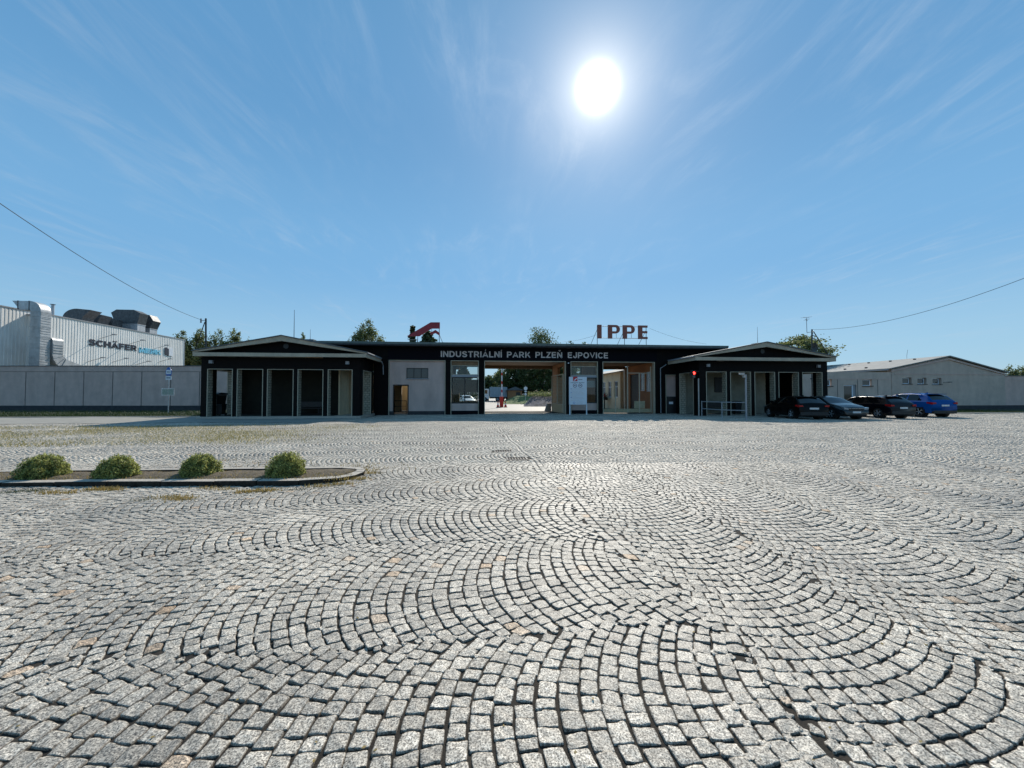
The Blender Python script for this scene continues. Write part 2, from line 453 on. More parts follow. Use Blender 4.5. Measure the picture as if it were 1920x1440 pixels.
M['brick'] = mat_brick('dark_clinker_brick', (0.0048, 0.0036, 0.0036), (0.0085, 0.006, 0.0055), (0.0028, 0.0026, 0.0024))
M['wbrick'] = mat_brick('painted_brick', (0.40, 0.37, 0.29), (0.32, 0.30, 0.24), (0.08, 0.075, 0.06), bw=.27, bh=.17, ms=.012)
M['navy'] = mat('navy_band', (0.0022, 0.0022, 0.0055), 0.8, spec=0.15, noise=(2, .8, 1.2))
M['plaster'] = mat('grey_plaster', (0.56, 0.42, 0.37), 0.9, noise=(1.3, .93, 1.05), bump=(140, .4, .004), streak=0.16)
M['beige'] = mat('beige_plaster', (0.66, 0.53, 0.35), 0.9, noise=(1.2, .88, 1.06), bump=(120, .4, .004), streak=0.12)
M['orange'] = mat('orange_plaster', (0.42, 0.20, 0.09), 0.85, noise=(1.5, .85, 1.1), bump=(120, .4, .004), streak=0.15)
M['dim'] = mat('shade_dark_wall', (0.018, 0.017, 0.010), 0.8, noise=(1.4, .6, 1.3))  # near-black colour stands in for deep shade on the porch rear wall
M['fascia'] = mat('white_fascia', (0.48, 0.41, 0.31), 0.6, noise=(5, .92, 1.04), streak=0.18)
M['trim'] = mat('pale_trim', (0.46, 0.41, 0.31), 0.6, noise=(20, .8, 1.1))
M['roofdark'] = mat('bitumen_roof', (0.035, 0.036, 0.04), 0.8, noise=(3, .7, 1.3))
M['rooftin'] = mat('grey_tin_roof', (0.10, 0.11, 0.12), 0.55, noise=(2, .8, 1.2))
M['verdigris'] = mat('roof_flashing', (0.10, 0.13, 0.12), 0.5, noise=(3, .8, 1.2))
M['glass'] = mat('window_glass', (0.02, 0.022, 0.025), 0.04, spec=0.7)
M['blackmetal'] = mat('black_metal', (0.012, 0.012, 0.013), 0.45)
M['darkmetal'] = mat('dark_metal', (0.035, 0.032, 0.03), 0.5, noise=(12, .7, 1.3))
M['galv'] = mat('galvanised_steel', (0.50, 0.52, 0.54), 0.38, metal=.85, noise=(6, .7, 1.15))
M['greymetal'] = mat('grey_painted_metal', (0.30, 0.31, 0.33), 0.5)
M['whitemetal'] = mat('white_painted_metal', (0.42, 0.39, 0.36), 0.5)
M['sheet'] = mat('white_wall_cladding', (0.90, 0.87, 0.83), 0.5, noise=(.6, .93, 1.04), streak=0.08)
M['ductdark'] = mat('old_zinc_duct', (0.10, 0.105, 0.11), 0.55, metal=.5, noise=(3, .6, 1.3))
M['ductlight'] = mat('zinc_duct', (0.50, 0.51, 0.52), 0.5, metal=.4, noise=(3, .8, 1.1), streak=0.25)
M['letter'] = mat('grey_letters', (0.60, 0.54, 0.52), 0.5)
M['redbrown'] = mat('faded_red_letters', (0.27, 0.085, 0.06), 0.6, noise=(5, .8, 1.15))
M['logored'] = mat('red_emblem_sheet', (0.30, 0.02, 0.035), 0.5, noise=(4, .8, 1.15))
M['navyletter'] = mat('dark_blue_letters', (0.012, 0.016, 0.035), 0.5)
M['cyanletter'] = mat('light_blue_letters', (0.18, 0.55, 0.75), 0.5)
M['signwhite'] = mat('sign_white', (0.70, 0.74, 0.80), 0.45, noise=(2, .97, 1.02))
M['signblue'] = mat('sign_blue', (0.02, 0.12, 0.42), 0.45)
M['signred'] = mat('sign_red', (0.50, 0.02, 0.03), 0.45)
M['signtext'] = mat('sign_text', (0.10, 0.12, 0.16), 0.6)
M['paper'] = mat('paper_notice', (0.65, 0.68, 0.72), 0.8)
M['conered'] = mat('barrier_red', (0.55, 0.03, 0.02), 0.5)
M['gatetan'] = mat('tan_gate_paint', (0.40, 0.33, 0.20), 0.6, noise=(8, .8, 1.1))
M['gaterail'] = mat('pale_gate_frame', (0.48, 0.42, 0.31), 0.6)
M['soffit'] = mat('wood_soffit', (0.20, 0.12, 0.06), 0.7, noise=(6, .75, 1.2))
M['bark'] = mat('tree_bark', (0.12, 0.10, 0.08), 0.9, noise=(12, .6, 1.3))
M['rubber'] = mat('tyre_rubber', (0.012, 0.012, 0.012), 0.8)
M['alloy'] = mat('alloy_rim', (0.45, 0.46, 0.48), 0.3, metal=.9)
M['chrome'] = mat('chrome_trim', (0.7, 0.72, 0.75), 0.15, metal=1)
M['carglass'] = mat('car_glass', (0.003, 0.004, 0.005), 0.03, spec=.5)
M['plate'] = mat('number_plate', (0.62, 0.63, 0.63), 0.5)
M['taillight'] = mat('red_tail_light', (0.35, 0.008, 0.008), 0.15)
M['headlight'] = mat('clear_headlight', (0.45, 0.5, 0.55), 0.1, metal=.5)
M['black_paint'] = mat('black_car_paint', (0.0015, 0.0015, 0.002), 0.3, spec=.1, coat=.1)
M['petrol_paint'] = mat('dark_petrol_car_paint', (0.006, 0.014, 0.018), 0.25, spec=.3, coat=.4)
M['navy_paint'] = mat('dark_navy_car_paint', (0.0018, 0.0025, 0.006), 0.25, spec=.15, coat=.15)
M['blue_paint'] = mat('blue_car_paint', (0.0, 0.065, 0.26), 0.4, spec=.08, coat=.06)
M['white_paint'] = mat('white_car_paint', (0.75, 0.76, 0.77), 0.3, coat=1)
M['plastic'] = mat('black_plastic', (0.015, 0.015, 0.015), 0.6)
M['redlamp'] = mat('lit_red_signal', (0.8, 0.02, 0.02), 0.3, emit=((1.0, 0.04, 0.03), 6.0))
M['tarp'] = mat('grey_tarpaulin', (0.33, 0.40, 0.46), 0.6, noise=(2, .85, 1.1))
M['ruststone'] = mat('dark_stone_bank', (0.06, 0.06, 0.075), 0.9, noise=(2.5, .3, 2.0), bump=(6, 1, .1))
M['flower'] = mat('red_flowers', (0.40, 0.03, 0.04), 0.7)
M['birch_leaf'] = mat_leaf('birch_leaves', (0.09, 0.12, 0.045), (0.24, 0.26, 0.10), trans=.5)
M['oak_leaf'] = mat_leaf('oak_leaves', (0.05, 0.085, 0.035), (0.15, 0.19, 0.065), trans=.45)
M['spruce_leaf'] = mat_leaf('spruce_needles', (0.03, 0.055, 0.025), (0.08, 0.115, 0.045), trans=.3)
M['shrub_leaf'] = mat_leaf('variegated_shrub_leaves', (0.028, 0.048, 0.007), (0.78, 0.78, 0.26), trans=.5)
M['dry_grass'] = mat_leaf('dry_grass_blades', (0.22, 0.17, 0.045), (0.46, 0.33, 0.12), trans=.4)
M['joint_grass'] = mat_leaf('joint_grass_blades', (0.22, 0.21, 0.07), (0.50, 0.40, 0.18), trans=.4)
M['green_grass'] = mat_leaf('green_grass_blades', (0.015, 0.032, 0.007), (0.045, 0.075, 0.016), trans=.4)
M['grassbank'] = mat('bank_grass', (0.09, 0.13, 0.035), 0.95, noise=(2, .6, 1.4))
M['roofpale'] = mat('pale_fibre_roof', (0.30, 0.29, 0.27), 0.8, noise=(1.5, .8, 1.1))
M['wallbeige'] = mat('beige_grey_render', (0.58, 0.45, 0.37), 0.95, noise=(1.6, .9, 1.08), bump=(60, .8, .012), streak=0.09)
# ================================================================== THE GROUND
GUT0, GUTS = 1.68, -0.036            # gutter line: X = GUT0 + GUTS*Y


def undul(x, y):
    return (0.012 * np.sin(x * 0.9 + 0.4 * y) + 0.010 * np.sin(y * 1.3 - 0.5 * x + 1.0) + 0.006 * np.sin(2.3 * x + 1.7 * y)
            + 0.02 * np.sin(x * 0.21 + 1) * np.sin(y * 0.27))


# island outline (a little kerbed bed), given on the ground
isl_near = [gnd(px, py) for px, py in ((-330, 924), (-120, 917), (0, 914), (200, 911.5), (400, 911), (560, 909.5), (630, 905))]
isl_tip = [gnd(px, py) for px, py in ((664, 899), (682, 892), (685, 887.5), (676, 883.5))]
isl_far = [gnd(px, py) for px, py in ((645, 881.5), (560, 883), (400, 885), (200, 887), (0, 889), (-120, 890), (-330, 893))]
ISL = [Vector((p.x, p.y)) for p in isl_near + isl_tip + isl_far]


def inside_poly(X, Y, poly):
    c = np.zeros(X.shape, bool); n = len(poly)
    for i in range(n):
        a, b = poly[i], poly[(i + 1) % n]
        if a.y == b.y: continue
        t = ((a.y > Y) != (b.y > Y)) & (X < (b.x - a.x) * (Y - a.y) / (b.y - a.y) + a.x)
        c ^= t
    return c


ROAD_X1, ROAD_Y0, ROAD_Y1 = -8.6, 23.0, 28.75
GRATES = [gnd(944, 846), gnd(969, 860)]


def lane_stones(axis, sign, w, pitch, phim, a0, a1, b_lo, b_hi, off):
    """rows of setts laid as segmental arcs, in lanes of width w. returns (n,4,2) quads"""
    rad = (w / 2) / math.sin(phim); out = []; prio = []
    nl0, nl1 = math.floor((b_lo - off) / w), math.ceil((b_hi - off) / w)
    for j in range(nl0, nl1):
        bc = off + (j + .5) * w
        shift = rng.uniform(0, pitch)
        K = int((a1 - a0) / pitch) + 2
        ns = int(round(2 * rad * phim / 0.101)); dl = 1.0 / ns
        base = np.linspace(-1 - 2 * dl, 1 + 2 * dl, ns + 3)
        kk = a0 + shift + np.arange(K) * pitch
        wob = rng.normal(0, 0.004, K)
        ph = np.repeat(base[None], K, 0)
        ph[:, 1:-1] += rng.uniform(-.17, .17, (K, ns + 1)) * (base[1] - base[0])
        ph += rng.uniform(-.5, .5, (K, 1)) * (base[1] - base[0])
        ph *= phim
        b = rad * np.sin(ph); bul = rad * (np.cos(ph) - math.cos(phim))
        a_out = kk[:, None] + sign * bul + wob[:, None]
        t = pitch * np.cos(ph)
        b_in = b - t * np.sin(ph) * .8
        ph2 = np.arcsin(np.clip(b_in / rad, -1, 1))
        nw = np.roll(wob, 1 if sign > 0 else -1)
        a_in = kk[:, None] - sign * pitch + sign * rad * (np.cos(ph2) - math.cos(phim)) + nw[:, None]
        Pout = np.stack([a_out, b + bc], -1); Pin = np.stack([a_in, b_in + bc], -1)
        q = np.stack([Pin[:, :-1], Pin[:, 1:], Pout[:, 1:], Pout[:, :-1]], 2).reshape(-1, 4, 2)
        out.append(q)
        prio.append((np.abs((ph[:, :-1] + ph[:, 1:]) / 2 / phim)).reshape(-1))
    q = np.concatenate(out)
    if axis == 'y': q = q[..., ::-1]
    return q, np.concatenate(prio)


def build_setts():
    YB = 9.5
    left, prl = lane_stones('x', -1, 1.63, 0.113, R(37), -46, 56, -2.5, 37, 0.94)      # lanes along X, bulging to -X
    right, prr = lane_stones('y', -1, 1.69, 0.113, R(38), -3, 12, 1.2, 24, 1.26)       # lanes along Y, bulging to the viewer
    gut = []
    ys = np.arange(3.6, 36, .125)
    for k in (-1, 0):
        y = ys + rng.uniform(-.012, .012, ys.shape)
        gx = GUT0 + GUTS * y + k * .12
        gx2 = np.roll(gx, -1); y2 = np.roll(y, -1)
        q = np.stack([np.stack([gx, y], -1), np.stack([gx + .12, y], -1), np.stack([gx2 + .12, y2], -1), np.stack([gx2, y2], -1)], 1)[:-1]
        gut.append(q)
    gut = np.concatenate(gut)
    cl = left.mean(1); cr = right.mean(1)
    gl = GUT0 + GUTS * cl[:, 1]; gr = GUT0 + GUTS * cr[:, 1]
    wav = YB + .25 * np.sin(cl[:, 0] * 1.7)
    tl = np.where(cl[:, 1] > 3.6, .09, 0.0)
    kl = (cl[:, 0] < gl - tl) | ((cl[:, 0] > gl + tl) & (cl[:, 1] > wav))
    wav = YB + .25 * np.sin(cr[:, 0] * 1.7)
    kr = (cr[:, 0] > gr + np.where(cr[:, 1] > 3.6, .09, 0.0)) & (cr[:, 1] <= wav)
    Q = np.concatenate([gut, left[kl], right[kr]])
    pr = np.concatenate([np.zeros(len(gut)), prl[kl], prr[kr]])
    cq = Q.mean(1)
    d_g = np.abs(cq[:, 0] - GUT0 - GUTS * cq[:, 1]); d_b = np.abs(cq[:, 1] - YB)
    edge = (pr > .80) | (d_g < .35) | ((d_b < .5) & (cq[:, 0] > 1))
    edge[:len(gut)] = False
    zc_ = cq[:, 0] * math.sin(YAW) + cq[:, 1] * math.cos(YAW); xc_ = cq[:, 0] * math.cos(YAW) - cq[:, 1] * math.sin(YAW)
    vis = (zc_ > -1) & (np.abs(xc_) < 1.42 * zc_ + 5.8) & (zc_ < 40)
    Q, pr, edge, cq = Q[vis], pr[vis], edge[vis], cq[vis]
    cell = {}
    S_ = .09
    for k in np.where(~edge)[0]:
        cell.setdefault((int(cq[k, 0] // S_), int(cq[k, 1] // S_)), []).append((cq[k, 0], cq[k, 1]))
    keepe = ~edge
    for k in sorted(np.where(edge)[0], key=lambda q_: pr[q_]):
        x, y = cq[k]; ix, iy = int(x // S_), int(y // S_); ok = True
        for a in (-1, 0, 1):
            for b_ in (-1, 0, 1):
                for (u, v) in cell.get((ix + a, iy + b_), ()):
                    if (u - x) ** 2 + (v - y) ** 2 < .0054: ok = False; break
                if not ok: break
            if not ok: break
        if ok: keepe[k] = True; cell.setdefault((ix, iy), []).append((x, y))
    fill = []
    m_ = (zc_[vis] < 14)
    seeds = cq[m_ & edge]; seeds = np.concatenate([seeds + rng.uniform(-.08, .08, seeds.shape) for _ in range(12)])
    for x, y in seeds:
        ix, iy = int(x // S_), int(y // S_)
        d = min([(u - x) ** 2 + (v - y) ** 2 for a in (-1, 0, 1) for b_ in (-1, 0, 1) for (u, v) in cell.get((ix + a, iy + b_), ())] or [.0081]) ** .5
        if d > .061:
            r_ = min(.05, d - .041); an = rng.uniform(0, 1.57); cs, sn = math.cos(an) * r_ * 1.35, math.sin(an) * r_ * 1.35
            fill.append([[x + cs, y + sn], [x - sn, y + cs], [x - cs, y - sn], [x + sn, y - cs]]); cell.setdefault((ix, iy), []).append((x, y))
    print('fillers', len(fill))
    Q = np.concatenate([Q[keepe], np.array(fill)])
    # make every quad counter-clockwise
    ar = np.zeros(len(Q))
    for i in range(4):
        a, b = Q[:, i], Q[:, (i + 1) % 4]; ar += a[:, 0] * b[:, 1] - b[:, 0] * a[:, 1]
    Q[ar < 0] = Q[ar < 0][:, ::-1]
    c = Q.mean(1)
    th = YAW
    xc = c[:, 0] * math.cos(th) - c[:, 1] * math.sin(th); zc = c[:, 0] * math.sin(th) + c[:, 1] * math.cos(th)
    keep = (zc > -0.8) & (np.abs(xc) < 1.40 * zc + 5.5) & ((zc < 32) | ((zc < 39) & (c[:, 0] > 26))) & (np.abs(ar) > .0015)
    keep &= ~((c[:, 0] < ROAD_X1 - .05) & (c[:, 1] > ROAD_Y0 - .05) & (c[:, 1] < 40))
    keep &= ~((c[:, 0] > 26.9) & (c[:, 1] > 28.3))
    keep &= c[:, 1] < 36.2
    keep &= ~((c[:, 0] > -18.3) & (c[:, 0] < -7.6) & (c[:, 1] > 26.7))
    keep &= ~inside_poly(c[:, 0], c[:, 1], ISL)
    for g in GRATES:
        keep &= ~((np.abs(c[:, 0] - g.x) < .28) & (np.abs(c[:, 1] - g.y) < .22))
    Q = Q[keep]; zc = zc[keep]; c = c[keep]
    n = len(Q)
    # joints: pull the corners in, jitter them
    wx = .035 * np.sin(Q[..., 1] * 2.1 + 1.3 * np.sin(Q[..., 0] * 1.3)) ; wy = .035 * np.sin(Q[..., 0] * 2.3 + 1.1 * np.sin(Q[..., 1] * 1.1))
    Q = Q + np.stack([wx, wy], -1)
    g = rng.uniform(.04, .095, (n, 1, 1))
    Q = c[:, None] + (Q - c[:, None]) * (1 - g) + rng.normal(0, .0042, Q.shape)
    tint = np.clip(rng.beta(4, 4, n) + .12 * np.sin(c[:, 0] * .9) * np.sin(c[:, 1] * 1.1), 0, 1)
    pink = (rng.random(n) < .012) * rng.uniform(.5, 1, n)
    weed = np.clip((-c[:, 0] - 3.5) / 6, 0, 1) * np.clip((c[:, 1] - 12.8) / 2.0, 0, 1) * np.clip((21.5 - c[:, 1]) / 2, 0, 1)
    weed = np.clip(1.4 * weed * (0.55 + .45 * np.sin(c[:, 0] * .6 + 1) * np.sin(c[:, 1] * .9)) * rng.uniform(.1, 1.1, n) * 1.05, 0, .8)
    h = rng.normal(0, .0020, n); tilt = rng.normal(0, .014, (n, 2))
    Vs, Fs, At = [], [], []

    def emit(sel, par, nz_amp):
        idx = np.where(sel)[0]
        if not len(idx): return
        k = len(par); s = np.array(par)
        S, T = np.meshgrid(s, s)
        # round the corners
        rr = np.maximum(np.abs(S), np.abs(T)); corner = np.minimum(np.abs(S), np.abs(T)) ** 6
        sh = 1 - .07 * corner * rr
        S2, T2 = S * sh, T * sh
        w = [(1 - S2) * (1 - T2) / 4, (1 + S2) * (1 - T2) / 4, (1 + S2) * (1 + T2) / 4, (1 - S2) * (1 + T2) / 4]
        P = sum(w[i][None, ..., None] * Q[idx, i][:, None, None, :] for i in range(4))
        m = len(idx)
        # wavy outline
        fr = rng.uniform(0, 6.28, (m, 1, 1, 4))
        edge = (rr ** 4)[None, ..., None]
        wv = .0035 * np.concatenate([np.sin(T * 4.1 + fr[..., 0]) [..., None], np.sin(S * 3.7 + fr[..., 1])[..., None]], -1)
        P = P + wv * edge
        z = np.broadcast_to(h[idx][:, None, None], (m, k, k)).copy()
        z -= (.0022 * rr ** 6 + .002 * corner)[None]
        out = np.isclose(np.maximum(np.abs(S), np.abs(T)), 1)
        z -= (out * .045)[None]
        z += tilt[idx, 0][:, None, None] * S[None] * .055 + tilt[idx, 1][:, None, None] * T[None] * .055
        if nz_amp:
            z += (rng.normal(0, nz_amp, (m, k, k))) * (~out)[None]
            z += .0035 * np.sin(S * 2.6 + fr[..., 2]) * np.sin(T * 2.9 + fr[..., 3])
        z += undul(P[..., 0], P[..., 1])
        V = np.concatenate([P, z[..., None]], -1).reshape(-1, 3)
        base = sum(len(v) for v in Vs)
        ii, jj = np.meshgrid(np.arange(k - 1), np.arange(k - 1))
        f = np.stack([jj * k + ii, jj * k + ii + 1, (jj + 1) * k + ii + 1, (jj + 1) * k + ii], -1).reshape(-1, 4)
        Fq = (f[None] + (np.arange(m) * k * k)[:, None, None]).reshape(-1, 4) + base
        Vs.append(V); Fs.append(Fq)
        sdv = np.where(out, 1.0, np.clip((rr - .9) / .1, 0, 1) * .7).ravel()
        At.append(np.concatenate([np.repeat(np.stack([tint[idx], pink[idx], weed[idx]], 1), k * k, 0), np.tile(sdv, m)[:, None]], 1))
    emit(zc < 4.2, [-1, -.96, -.84, -.55, -.2, .15, .5, .82, .96, 1], .0011)
    emit((zc >= 4.2) & (zc < 9), [-1, -.95, -.7, 0, .7, .95, 1], .001)
    emit((zc >= 9) & (zc < 17), [-1, -.9, 0, .9, 1], 0)
    emit(zc >= 17, [-1, -.88, .88, 1], 0)
    V = np.concatenate(Vs); Fq = np.concatenate(Fs); A = np.concatenate(At)
    print('setts', n, 'verts', len(V), 'faces', len(Fq))
    o = np_mesh('cobblestone_paving', V, Fq, M['granite'], smooth=True,
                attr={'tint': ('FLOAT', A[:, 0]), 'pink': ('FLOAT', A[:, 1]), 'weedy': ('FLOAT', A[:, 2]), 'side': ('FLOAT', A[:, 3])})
    tag(o, kind='structure')


build_setts()


def grid_sheet(name, x0, x1, y0, y1, nx, ny, z, m, use_und=True, kind='structure'):
    xs, ys = np.linspace(x0, x1, nx), np.linspace(y0, y1, ny)
    X, Y = np.meshgrid(xs, ys)
    Z = z + (undul(X, Y) if use_und else 0 * X)
    V = np.stack([X, Y, Z], -1).reshape(-1, 3)
    i, j = np.meshgrid(np.arange(nx - 1), np.arange(ny - 1))
    Q = np.stack([j * nx + i, j * nx + i + 1, (j + 1) * nx + i + 1, (j + 1) * nx + i], -1).reshape(-1, 4)
    o = np_mesh(name, V, Q, m, smooth=True); return tag(o, kind=kind)


grid_sheet('joint_sand', -46, 46, -6, 36, 230, 150, -0.0105, M['joint'])
b = MB(); b.add([(-1500, -1500, -.10), (1500, -1500, -.10), (1500, 1500, -.10), (-1500, 1500, -.10)], [(0, 1, 2, 3)])
tag(b.build('ground', M['field']), kind='structure')
# worn asphalt lane along the left-hand wall
grid_sheet('road', -60, ROAD_X1, ROAD_Y0, ROAD_Y1, 90, 12, 0.006, M['asphalt'])
# works yard road beyond the gate
b = MB(); b.add([(-8, 36.3, -.02), (30, 36.3, -.02), (30, 140, -.02), (-25, 140, -.02)], [(0, 1, 2, 3)])
M['yard'] = mat('yard_setts', (0.29, 0.26, 0.22), 0.6, noise=(7, .75, 1.2), bump=(9, .8, .03))
tag(b.build('yard_road', M['yard']), kind='structure')


def ground_strip(name, pts_near, pts_far, z, m):
    b = MB(); n = len(pts_near)
    vs = [(p[0], p[1], z) for p in pts_near] + [(p[0], p[1], z) for p in pts_far]
    b.add(vs, [(i, i + 1, n + i + 1, n + i) for i in range(n - 1)])
    return tag(b.build(name, m), kind='structure')


# left verge between kerb and wall, right verge
WL0, WL1 = atD(-160, 745, 39.0), atD(430, 745, 39.0)
ground_strip('grass_verge', [(-60, 28.95), (-18.15, 28.95)], [(WL0.x - 8, WL0.y + .6), (-18.15, 40.0)], 0.03, M['grass'])
ground_strip('grass_verge', [(27.0, 28.6), (60, 28.6)], [(27.0, 36.1), (60, 36.1)], 0.03, M['grass'])
b = MB()
x = -60
while x < -18.2:
    b.box(x, min(x + .985, -18.15), 28.78, 28.95, -.05, .075); x += 1.0
tag(b.build('kerb', M['kerb'], bevel=.01), kind='structure')
b = MB(); x = 27.2
while x < 60:
    b.box(x, x + .985, 28.42, 28.6, -.05, .07); x += 1.0
tag(b.build('kerb', M['kerb'], bevel=.01), kind='structure')
# raised floor of the left-hand porch and the pavements
b = MB(); b.box(-18.1, -7.75, 26.75, 36, -.08, .12)
tag(b.build('porch_floor', M['kerb'], bevel=.02), kind='structure')

# ------------------------------------------------------------------ the kerbed bed
def build_island():
    H = .085
    n = len(ISL); cen = []
    # inner outline: offset inwards
    inner = []
    for i, p in enumerate(ISL):
        a, c = ISL[max(i - 1, 0)], ISL[min(i + 1, n - 1)]
        d = (c - a).normalized(); nr = Vector((-d.y, d.x))
        inner.append(p + nr * (.20 if i < 9 else .16))
    b = MB()
    # kerb as separate stones along the outline
    def seg(i, t): return ISL[i].lerp(ISL[i + 1], t), inner[i].lerp(inner[i + 1], t)
    for i in range(n - 1):
        L = (ISL[i + 1] - ISL[i]).length; k = max(1, round(L / .95))
        for j in range(k):
            o0, i0 = seg(i, j / k + .003); o1, i1 = seg(i, (j + 1) / k - .003)
            z = H + random.uniform(-.006, .006)
            P = [o0, o1, i1, i0]
            b.add([(p.x, p.y, -.06) for p in P] + [(p.x, p.y, z) for p in P],
                  [(4, 5, 6, 7), (0, 1, 5, 4), (1, 2, 6, 5), (2, 3, 7, 6), (3, 0, 4, 7)])
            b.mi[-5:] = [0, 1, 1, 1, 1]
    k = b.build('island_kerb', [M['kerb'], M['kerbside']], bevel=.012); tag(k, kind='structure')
    m = MB(); N_ = len(inner); pts = []
    half = N_ // 2
    # soil: strips between near and far inner outline with bumps
    near, far = inner[:half], inner[::-1][:half]
    S = 60; W = 8; V = []
    def along(poly, t):
        L = [0]
        for a, c in zip(poly[:-1], poly[1:]): L.append(L[-1] + (c - a).length)
        d = t * L[-1]
        for a, c, l0, l1 in zip(poly[:-1], poly[1:], L[:-1], L[1:]):
            if d <= l1 + 1e-9: return a.lerp(c, (d - l0) / max(l1 - l0, 1e-6))
        return poly[-1]
    for s in range(S + 1):
        for w in range(W + 1):
            p = along(near, s / S).lerp(along(far, s / S), w / W)
            V.append((p.x, p.y, H - .03 + .05 * math.sin(math.pi * w / W) + random.uniform(-.012, .012)))
    m.add(V, [(s * (W + 1) + w, (s + 1) * (W + 1) + w, (s + 1) * (W + 1) + w + 1, s * (W + 1) + w + 1) for s in range(S) for w in range(W)])
    tag(m.build('bed_soil', M['soil'], smooth=True), kind='structure')


build_island()


def leaf_cloud(name, C, nrm, size, m, parent, tint=None, aspect=.6, flat=0.5, off=Vector((0, 0, 0))):
    """many leaf-sized quads. C (n,3) centres, nrm (n,3) preferred normals"""
    n = len(C)
    r = rng.normal(size=(n, 3)); nn = nrm * flat + r * (1 - flat); nn /= np.linalg.norm(nn, axis=1, keepdims=True) + 1e-9
    t = np.cross(nn, rng.normal(size=(n, 3))); t /= np.linalg.norm(t, axis=1, keepdims=True) + 1e-9
    u = np.cross(nn, t)
    s = size * rng.uniform(.6, 1.3, (n, 1))
    V = np.stack([C - t * s, C + u * s * aspect, C + t * s, C - u * s * aspect], 1).reshape(-1, 3) - np.array(off)
    Q = np.arange(4 * n).reshape(n, 4)
    tt = rng.random(n) if tint is None else tint
    return np_mesh(name, V, Q, m, parent, attr={'tint': ('FLOAT', np.repeat(tt, 4))})


def build_shrubs():
    specs = [(82, 896.5, 103, 41, 'widest round variegated shrub, leftmost in the kerbed bed'),
             (221, 897, 90, 39, 'round variegated shrub, second from the left in the kerbed bed'),
             (376, 893, 81, 39, 'round variegated shrub, third from the left in the kerbed bed'),
             (537, 894, 77, 42, 'round variegated shrub nearest the rounded end of the kerbed bed')]
    for px, py, w, h, lab in specs:
        p = gnd(px, py - 3, .07); d = p.y
        sc_ = (p - Vector((0, 0, 1.6))).dot(_f) / F
        rx, hz = w * sc_ / 2 * {82: .68, 221: .71, 376: .77, 537: .84}[px], h * sc_ * .95
        e = empty('round_shrub', (p.x, p.y, .07), lab, 'shrub', 'round shrubs in the kerbed bed')
        n = 15000
        th = rng.uniform(0, 2 * np.pi, n); cz = rng.uniform(-.15, 1, n); rr = np.sqrt(1 - np.clip(cz, -1, 1) ** 2)
        D = np.stack([np.cos(th) * rr, np.sin(th) * rr, cz], 1)
        lump = 1 + .09 * np.sin(5 * th + 2 * cz + px) * rr + .07 * np.sin(9 * th - 6 * cz) + .05 * np.sin(14 * cz + 3 * th)
        rad = lump * rng.uniform(.55, 1.06, n) ** .6
        # stray twigs
        tw = rng.random(n) < .02; rad[tw] *= rng.uniform(1.02, 1.14, tw.sum())
        C = D * rad[:, None] * np.array([rx, rx * .85, hz * .97]) + np.array([0, 0, .015])
        C[:, 2] = np.maximum(C[:, 2], .01)
        tint = np.clip(rng.beta(.9, 1.3, n), 0, 1)
        leaf_cloud('foliage', C, D, .0145, M['shrub_leaf'], e, tint, aspect=.62, flat=.45)
        b = MB()
        for k in range(14):
            a = random.uniform(0, 6.28); q = Vector((math.cos(a) * rx * .6, math.sin(a) * rx * .55, hz * random.uniform(.4, .8)))
            b.tube((random.uniform(-.05, .05), random.uniform(-.05, .05), -.03), q, .008, .003, n=5)
        b.build('stem', M['bark'], e, local=True)


build_shrubs()


def blades(name, pts, hmin, hmax, m, width=.006, spread=.5, kind='stuff'):
    n = len(pts); P = np.array(pts)
    a = rng.uniform(0, 6.28, n); h = rng.uniform(hmin, hmax, n); lean = rng.uniform(0, spread, n) * h
    la = rng.uniform(0, 6.28, n)
    wv = np.stack([np.cos(a), np.sin(a), 0 * a], 1) * width
    top = P + np.stack([np.cos(la) * lean, np.sin(la) * lean, h], 1)
    mid = P + np.stack([np.cos(la) * lean * .35, np.sin(la) * lean * .35, h * .6], 1)
    V = np.stack([P - wv, P + wv, mid + wv * .7, mid - wv * .7, top + wv * .15, top - wv * .15], 1).reshape(-1, 3)
    i = np.arange(n)[:, None] * 6
    Q = np.concatenate([i + np.array([[0, 1, 2, 3]]), i + np.array([[3, 2, 4, 5]])])
    o = np_mesh(name, V, Q, m, attr={'tint': ('FLOAT', np.repeat(rng.random(n), 6))})
    return tag(o, kind=kind)


